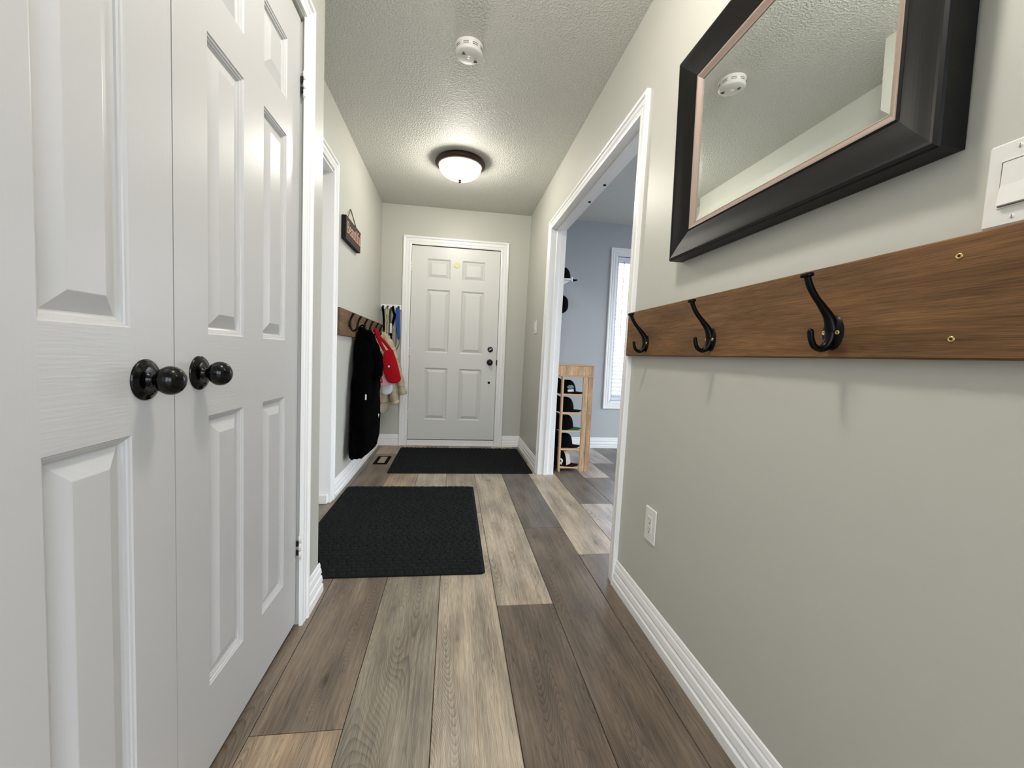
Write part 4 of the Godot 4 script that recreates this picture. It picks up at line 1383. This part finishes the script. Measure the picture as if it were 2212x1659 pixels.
func build_ceiling_things() -> void:
	ceiling_lamp("dome ceiling light with a bronze ring, lit, before the front door", 0.003, -3.46)
	ceiling_lamp("dome ceiling light above the viewer, outside the picture", 0.1, -0.9)
	var o := thing("smoke_alarm", "round white smoke alarm on the stippled ceiling", "smoke alarm", T(Vector3(0.025, CEIL, -2.205), Basis(Vector3.UP, -0.12)))
	var st := mb(true)
	lathe(st, [Vector2(0.069, -0.001), Vector2(0.069, -0.010), Vector2(0.066, -0.0115), Vector2(0.066, -0.034), Vector2(0.0675, -0.036), Vector2(0.066, -0.044), Vector2(0.060, -0.0475), Vector2(0.030, -0.0515), Vector2(0, -0.052)], Transform3D(), 56)
	obj("body", st, M.plastic_white, o)
	for k in 9:
		for h in 2:
			var g := TAU * (k + 0.42) / 9.0
			st = mb()
			var rings := []
			for i in 7:
				var a := g + (i - 3) * 0.068
				var d := Vector3(cos(a), 0, sin(a))
				var y := -0.018 - 0.0075 * h
				rings.append([d * 0.0652 + Vector3(0, y, 0), d * 0.0668 + Vector3(0, y, 0), d * 0.0668 + Vector3(0, y - 0.0024, 0), d * 0.0652 + Vector3(0, y - 0.0024, 0)])
			loft(st, rings)
			obj("vent_slot", st, M.slot_grey, o)
	for p in [[-0.022, 0.026], [0.030, -0.030]]:
		for i in 4:
			st = mb()
			box(st, Vector3(p[0] - 0.009 + i * 0.0015, -0.0525, p[1] - 0.009 + i * 0.005), Vector3(p[0] + 0.009 - i * 0.0015, -0.0485, p[1] - 0.0065 + i * 0.005), 0.0)
			obj("sounder_slot", st, M.plastic_slot, o)
	st = mb(true)
	lathe(st, [Vector2(0.011, -0.0505), Vector2(0.011, -0.0530), Vector2(0, -0.0535)], Transform3D(), 24)
	obj("test_button", st, M.plastic_white, o)


# ==================================================================== sign, switches, outlet, vent
func plate(called: String, label: String, category: String, at: Transform3D, cx: float, cy: float, w: float, h: float) -> Node3D:
	var o := thing(called, label, category, at, "light switch plates" if category == "light switch" else "")
	var st := mb()
	box(st, Vector3(cx - w / 2, cy - h / 2, 0.0), Vector3(cx + w / 2, cy + h / 2, 0.0065), 0.0035)
	obj("cover_plate", st, M.plastic_white, o)
	return o


func build_wall_things() -> void:
	# outlet low on the right wall
	var o := plate("wall_outlet", "white rectangular outlet low on the right wall", "outlet", RIGHT, -1.462, 0.391, 0.083, 0.130)
	var st := mb()
	box(st, Vector3(-1.462 - 0.0165, 0.391 - 0.0335, 0.005), Vector3(-1.462 + 0.0165, 0.391 + 0.0335, 0.0085), 0.001)
	var rec := obj("receptacle", st, M.plastic_white, o)
	for dy in [0.016, -0.018]:
		for s in [[-0.0075, 0.004, 0.002, 0.009], [0.0055, 0.004, 0.002, 0.007]]:
			st = mb()
			box(st, Vector3(-1.462 + s[0], 0.391 + dy + s[1] - s[3] / 2, 0.0075), Vector3(-1.462 + s[0] + s[2], 0.391 + dy + s[1] + s[3] / 2, 0.0088))
			obj("slot", st, M.plastic_slot, rec)
		st = mb(true)
		lathe(st, [Vector2(0, 0.0012), Vector2(0.0026, 0.0012), Vector2(0.0026, 0.0)], Transform3D(Basis(Vector3.RIGHT, PI / 2), Vector3(-1.462, 0.391 + dy - 0.008, 0.0076)), 12)
		obj("earth_slot", st, M.dark_hole, rec)
	for dy in [0.048, -0.048]:
		st = mb(true)
		lathe(st, [Vector2(0, 0.0008), Vector2(0.003, 0.0006), Vector2(0.0034, 0.0)], Transform3D(Basis(Vector3.RIGHT, PI / 2), Vector3(-1.462, 0.391 + dy, 0.0065)), 12)
		obj("screw", st, M.plastic_white, o)
	# double switch at the picture's right edge
	o = plate("light_switch", "large white double rocker switch plate above the brown hook board", "light switch", RIGHT, -0.478, 1.270, 0.118, 0.118)
	for x in [-0.5015, -0.4555]:
		st = mb()
		box(st, Vector3(x - 0.0185, 1.2365, 0.0055), Vector3(x + 0.0185, 1.3035, 0.0078), 0.0008)
		var fr := obj("rocker_frame", st, M.plastic_white, o)
		st = mb()
		var p := [Vector2(0, 0.006), Vector2(0, 0.0135), Vector2(0.028, 0.0095), Vector2(0.060, 0.0085), Vector2(0.060, 0.006)]
		sweep(st, p, Vector3(x - 0.0155, 1.240, 0), Vector3(x + 0.0155, 1.240, 0), Vector3.UP, Vector3.BACK)
		obj("rocker", st, M.plastic_white, fr)
		st = mb()
		for q in [[-0.0172, -0.0158, 1.2385, 1.3015], [0.0158, 0.0172, 1.2385, 1.3015]]:
			box(st, Vector3(x + q[0], q[2], 0.0072), Vector3(x + q[1], q[3], 0.0080))
		box(st, Vector3(x - 0.0172, 1.2385, 0.0072), Vector3(x + 0.0172, 1.2398, 0.0080))
		box(st, Vector3(x - 0.0172, 1.3002, 0.0072), Vector3(x + 0.0172, 1.3015, 0.0080))
		obj("rocker_gap_shade", st, M.plastic_slot, fr)  # grey strips stand in for the shade around the rocker
		for y in [1.2225, 1.3175]:
			st = mb(true)
			lathe(st, [Vector2(0, 0.0012), Vector2(0.0022, 0.0010), Vector2(0.0034, 0.0)], Transform3D(Basis(Vector3.RIGHT, PI / 2), Vector3(x, y, 0.0065)), 14)
			var sc := obj("screw", st, M.plastic_white, o)
			st = mb()
			box(st, Vector3(x - 0.0004, y - 0.0026, 0.0068), Vector3(x + 0.0004, y + 0.0026, 0.0078))
			obj("screw_slot", st, M.plastic_slot, sc)
	# slim switch by the front door
	o = plate("light_switch", "slim white switch plate between doorway and front door", "light switch", RIGHT, -3.985, 1.285, 0.115, 0.125)
	st = mb()
	box(st, Vector3(-4.005, 1.25, 0.0055), Vector3(-3.965, 1.325, 0.0125), 0.002)
	obj("rocker", st, M.plastic_white, o)
	for y in [1.228, 1.342]:
		st = mb(true)
		lathe(st, [Vector2(0, 0.001), Vector2(0.003, 0.0008), Vector2(0.0034, 0.0)], Transform3D(Basis(Vector3.RIGHT, PI / 2), Vector3(-3.985, y, 0.0065)), 12)
		obj("screw", st, M.plastic_slot, o)

	# wooden sign on a string
	o = thing("hanging_sign", "dark wooden sign with coppery script hung on a string", "sign", LEFT)
	st = mb()
	box(st, Vector3(3.03, 1.741, 0.002), Vector3(3.47, 1.897, 0.028), 0.0015)
	obj("plank_back", st, M.sign_side, o)
	st = mb()
	box(st, Vector3(3.0305, 1.7415, 0.0281), Vector3(3.4695, 1.8965, 0.032), 0.001)
	obj("sign_face", st, M.sign_wood, o)
	st = mb(true)
	tube(st, [Vector3(3.10, 1.895, 0.022), Vector3(3.255, 2.002, 0.006)], 0.0028, 8)
	tube(st, [Vector3(3.255, 2.002, 0.006), Vector3(3.355, 1.897, 0.024), Vector3(3.36, 1.875, 0.033)], 0.0038, 8)
	obj("string", st, M.twine, o)
	var f := SystemFont.new()
	f.font_names = PackedStringArray(["Droid Serif"])
	f.font_italic = true
	var tm := TextMesh.new()
	tm.text = "Beautiful"
	tm.font = f
	tm.font_size = 64
	tm.pixel_size = 0.00165
	tm.depth = 0.002
	var tx := obj("lettering", tm, M.sign_letter, o)
	tx.transform = Transform3D(Basis().scaled(Vector3(0.92, 1.0, 1.0)), Vector3(3.262, 1.825, 0.033))
	st = mb(true)
	lathe(st, [Vector2(0, 0.012), Vector2(0.004, 0.011), Vector2(0.004, 0.0)], Transform3D(Basis(Vector3.RIGHT, PI / 2), Vector3(3.255, 2.0, 0.0)), 12)
	obj("nail", st, M.steel, o)

	# floor register
	o = thing("floor_vent", "dark framed floor register beside the mat at the front door", "floor vent", T(Vector3(-0.613, 0.0, -3.945)))
	st = mb()
	var a := Vector2(-0.061, -0.146)
	for q in [[-0.061, -0.031, -0.146, 0.146], [0.031, 0.061, -0.146, 0.146], [-0.031, 0.031, -0.146, -0.123], [-0.031, 0.031, 0.103, 0.146]]:
		box(st, Vector3(q[0], 0.0003, q[2]), Vector3(q[1], 0.004, q[3]), 0.001)
	obj("frame", st, M.vent_brown, o)
	st = mb()
	box(st, Vector3(-0.0305, 0.0002, -0.1225), Vector3(0.0305, 0.003, 0.1025), 0.0008)
	obj("insert", st, M.strap_tan, o)


# ==================================================================== shoe rack full of caps
# cap in its own frame: brim towards +x, opening down at y = 0
func cap(called: String, label: String, at: Transform3D, crown: Material, brim: Material, under: Material, front: Material = null, tall := 1.0, flat_top := 0.0, group := "caps on the wooden rack") -> Node3D:
	var o := thing(called, label, "cap", at, group)
	var pt := func(g: float, e: float, grow: float) -> Vector3:
		# e: 0 at the rim, 1 at the top
		var h := sin(e * PI / 2)
		var r := pow(cos(e * PI / 2), lerpf(0.62, 0.42, flat_top))
		var fx := 0.098 if cos(g) > 0 else 0.092
		return Vector3(cos(g) * fx * r * grow, h * 0.118 * tall * grow + (0.010 * tall * r * maxf(cos(g), 0.0) * e), sin(g) * 0.080 * r * grow)
	var st := mb(true)
	var rings := []
	for i in 15:
		var ring := []
		for k in 36:
			var g := TAU * k / 36.0
			ring.append(pt.call(-g, i / 14.0 * 0.985, 1.0 - 0.006 * (1.0 if k % 6 == 0 else 0.0)))
		rings.append(ring)
	loft(st, rings, false, true)
	obj("crown", st, crown, o)
	st = mb(true)
	lathe(st, [Vector2(0.008, 0.0), Vector2(0.007, 0.004), Vector2(0, 0.006)], T(Vector3(0, 0.1175 * tall, 0)), 14)
	obj("button", st, crown, o)
	# brim, curved across and thin
	for side in 2:
		st = mb(true)
		var grid := []
		for i in 7:
			var row := []
			var f := i / 6.0
			for k in 17:
				var g := lerpf(-1.25, 1.25, k / 16.0)
				var inner := Vector3(cos(g) * 0.097, 0, sin(g) * 0.079)
				var reach := 0.072 * pow(maxf(cos(g * 0.98), 0.0), 0.55)
				var p := inner + Vector3(reach * f, 0, sin(g) * 0.004 * f)
				p.y = 0.004 - 0.010 * f * (1.0 - 0.3 * cos(g)) - 0.16 * (p.z * p.z) / 0.08 + 0.012
				p.y -= 0.0022 if side else 0.0
				row.append(p)
			grid.append(row)
		for i in 6:
			for k in 16:
				if side == 0:
					quad(st, grid[i][k], grid[i][k + 1], grid[i + 1][k + 1], grid[i + 1][k])
				else:
					quad(st, grid[i][k], grid[i + 1][k], grid[i + 1][k + 1], grid[i][k + 1])
		obj("brim" if side == 0 else "brim_underside", st, brim if side == 0 else under, o)
	if front:
		st = mb(true)
		rings = []
		for i in 13:
			var ring := []
			for k in 15:
				ring.append(pt.call(lerpf(0.85, -0.85, k / 14.0), i / 12.0 * 0.93, 1.012))
			rings.append(ring)
		loft(st, rings, false, false, false)
		obj("front_panel", st, front, o)
	return o


func patch(o: Node3D, called: String, m: Material, pts: Array, z: float, bulge := 0.0) -> void:
	var st := mb(true)
	var ring := []
	var ring2 := []
	var back := []
	var c := Vector2.ZERO
	for p in pts: c += p
	c /= pts.size()
	for p in pts:
		var zz: float = z - bulge * (p.x - 0.02) * (p.x - 0.02) * 8.0
		ring.append(Vector3(p.x, p.y, zz + 0.0015))
		var q: Vector2 = c + (p - c) * 0.4
		ring2.append(Vector3(q.x, q.y, zz + 0.003))
		back.append(Vector3(p.x, p.y, zz - 0.010))
	loft(st, [back, ring, ring2])
	obj(called, st, m, o)


func ellipse(cx: float, cy: float, rx: float, ry: float, n := 20) -> Array:
	var out := []
	for k in n:
		var g := TAU * k / n
		out.append(Vector2(cx + rx * cos(g), cy + ry * sin(g)))
	return out


func rack_board(o: Node3D, called: String, lo: Vector3, hi: Vector3, m: Material) -> void:
	var st := mb()
	box(st, lo, hi, 0.002)
	obj(called, st, m, o)


func build_shoe_rack() -> void:
	var zf := -3.595       # front plane
	var zb := zf - 0.32
	var o := thing("shoe_rack", "narrow light wooden rack holding caps in the next room", "rack")
	rack_board(o, "top_board", Vector3(0.905, 0.938, zb - 0.005), Vector3(1.232, 0.950, zf + 0.006), M.oak_light)
	rack_board(o, "top_rail", Vector3(0.928, 0.855, zf - 0.016), Vector3(1.228, 0.938, zf), M.oak_grain)
	rack_board(o, "top_rail", Vector3(0.905, 0.855, zb), Vector3(1.228, 0.938, zb + 0.016), M.oak_grain)
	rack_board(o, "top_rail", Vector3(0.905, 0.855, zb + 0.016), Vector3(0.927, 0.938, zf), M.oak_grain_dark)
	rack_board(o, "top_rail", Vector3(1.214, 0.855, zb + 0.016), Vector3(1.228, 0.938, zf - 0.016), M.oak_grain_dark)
	rack_board(o, "top_moulding", Vector3(0.922, 0.843, zf - 0.018), Vector3(1.230, 0.855, zf + 0.003), M.oak_light)
	rack_board(o, "post", Vector3(0.946, 0.0, zf - 0.045), Vector3(0.963, 0.843, zf), M.oak_light)
	rack_board(o, "post", Vector3(0.905, 0.0, zb), Vector3(0.963, 0.855, zb + 0.016), M.oak_light)
	rack_board(o, "post", Vector3(1.232, 0.0, zb), Vector3(1.248, 0.938, zb + 0.045), M.oak_light)
	for x in [1.137, 1.183]:
		var st := mb()
		box(st, Vector3(x, 0.0, zf - 0.016), Vector3(x + 0.044, 0.843, zf), 0.002)
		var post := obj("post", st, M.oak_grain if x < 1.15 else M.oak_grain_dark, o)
		for y in [0.688, 0.526, 0.366, 0.205, 0.040]:
			st = mb(true)
			lathe(st, [Vector2(0, 0.002), Vector2(0.005, 0.0015), Vector2(0.006, 0.0)], Transform3D(Basis(Vector3.RIGHT, PI / 2), Vector3(x + 0.022, y, zf)), 12)
			obj("peg", st, M.oak_pale, post)
	var ys := [0.697, 0.534, 0.373, 0.212, 0.048]
	for y in ys:
		rack_board(o, "shelf", Vector3(0.963, y - 0.020, zb + 0.02), Vector3(1.137, y - 0.006, zf - 0.002), M.oak_pale)
	rack_board(o, "kick_board", Vector3(0.963, 0.0, zb + 0.06), Vector3(1.137, 0.028, zb + 0.075), M.cap_brown)
	# caps, brims to the right, one visible on each shelf
	var z := zf - 0.105
	var names := [
		"black cap with a pale blue patch on the topmost rack shelf", "plain black cap on the second rack shelf from the top", "black cap with a green underbrim on the middle rack shelf",
		"black flat-topped cap on the fourth rack shelf from the top", "black and white cap with a round white badge on the lowest rack shelf"]
	var c := cap("baseball_cap", names[0], T(Vector3(1.002, ys[0] - 0.004, z)), M.cap_black, M.cap_black, M.cap_black, M.cap_charcoal, 0.98)
	patch(c, "blue_patch", M.patch_blue, [Vector2(-0.005, 0.055), Vector2(0.012, 0.040), Vector2(0.045, 0.040), Vector2(0.058, 0.052), Vector2(0.056, 0.066), Vector2(0.040, 0.076), Vector2(0.014, 0.074), Vector2(-0.001, 0.062)], 0.0775, 0.35)
	patch(c, "white_patch", M.patch_white, [Vector2(0.004, 0.014), Vector2(0.060, 0.018), Vector2(0.058, 0.038), Vector2(0.002, 0.034)], 0.0805, 0.55)
	cap("baseball_cap", names[1], T(Vector3(0.992, ys[1] - 0.004, z)), M.cap_black, M.cap_black, M.cap_black, null, 1.06)
	cap("baseball_cap", names[2], T(Vector3(0.996, ys[2] - 0.004, z)), M.cap_black, M.cap_green, M.cap_green, null, 1.05, 0.6)
	cap("baseball_cap", names[3], T(Vector3(0.995, ys[3] - 0.004, z)), M.cap_black, M.cap_black, M.cap_black, null, 0.98, 1.0)
	c = cap("baseball_cap", names[4], T(Vector3(0.985, ys[4] - 0.004, z), Basis(Vector3.UP, -0.35)), M.cap_black, M.cap_brown, M.cap_brown, M.cap_white, 1.08)
	patch(c, "round_badge", M.patch_white, ellipse(0.012, 0.045, 0.024, 0.025), 0.079, 0.25)
	patch(c, "badge_emblem", M.cap_black, [Vector2(0.000, 0.040), Vector2(0.008, 0.046), Vector2(0.014, 0.042), Vector2(0.024, 0.040), Vector2(0.022, 0.052), Vector2(0.012, 0.058), Vector2(0.002, 0.052)], 0.0825, 0.25)
	patch(c, "badge_foot", M.patch_white, [Vector2(-0.006, 0.012), Vector2(0.012, 0.018), Vector2(0.030, 0.012), Vector2(0.026, 0.026), Vector2(-0.002, 0.026)], 0.0805, 0.25)
	# second row behind
	var deep := ["black cap at the back of the topmost rack shelf", "black cap at the back of the second rack shelf", "maroon-black cap at the back of the middle rack shelf", "black cap at the back of the fourth rack shelf", "black cap at the back of the lowest rack shelf"]
	for k in 5:
		var b := cap("baseball_cap", deep[k], T(Vector3(0.945, ys[k] - 0.004 + 0.012, z - 0.165), Basis(Vector3.UP, PI)), M.cap_brown if k == 2 else M.cap_black, M.cap_black, M.cap_black, null, 1.08)
		b.position.y = ys[k] - 0.004

	# small shelf on the partition wall with two caps
	o = thing("wall_shelf", "short white wall shelf seen end-on behind the doorway jamb", "shelf")
	var st := mb()
	box(st, Vector3(0.874, 1.726, -4.10), Vector3(1.058, 1.742, -3.88), 0.003)
	obj("shelf_board", st, M.trim_white, o)
	st = mb()
	box(st, Vector3(1.058, 1.715, -4.10), Vector3(1.073, 1.758, -3.88), 0.003)
	obj("front_lip", st, M.trim_white, o)
	st = mb()
	var zz := -3.90
	sweep(st, [Vector2(0, 0), Vector2(0.008, 0), Vector2(0.168, 0.095), Vector2(0.168, 0.105), Vector2(0, 0.105)], Vector3(0.874, 1.62, zz - 0.012), Vector3(0.874, 1.62, zz + 0.004), Vector3.RIGHT, Vector3.UP)
	obj("bracket", st, M.vinyl_white, o)
	cap("baseball_cap", "black cap resting on the short white wall shelf", T(Vector3(0.978, 1.742, -3.985)), M.cap_black, M.cap_black, M.cap_black, null, 0.98, 0.3, "caps by the wall shelf")
	cap("baseball_cap", "black cap hanging on the wall under the short white shelf", Transform3D(Basis(Vector3.BACK, -PI / 2), Vector3(0.940, 1.515, -3.97)), M.cap_black, M.cap_black, M.cap_black, null, 1.0, 0.2, "caps by the wall shelf")
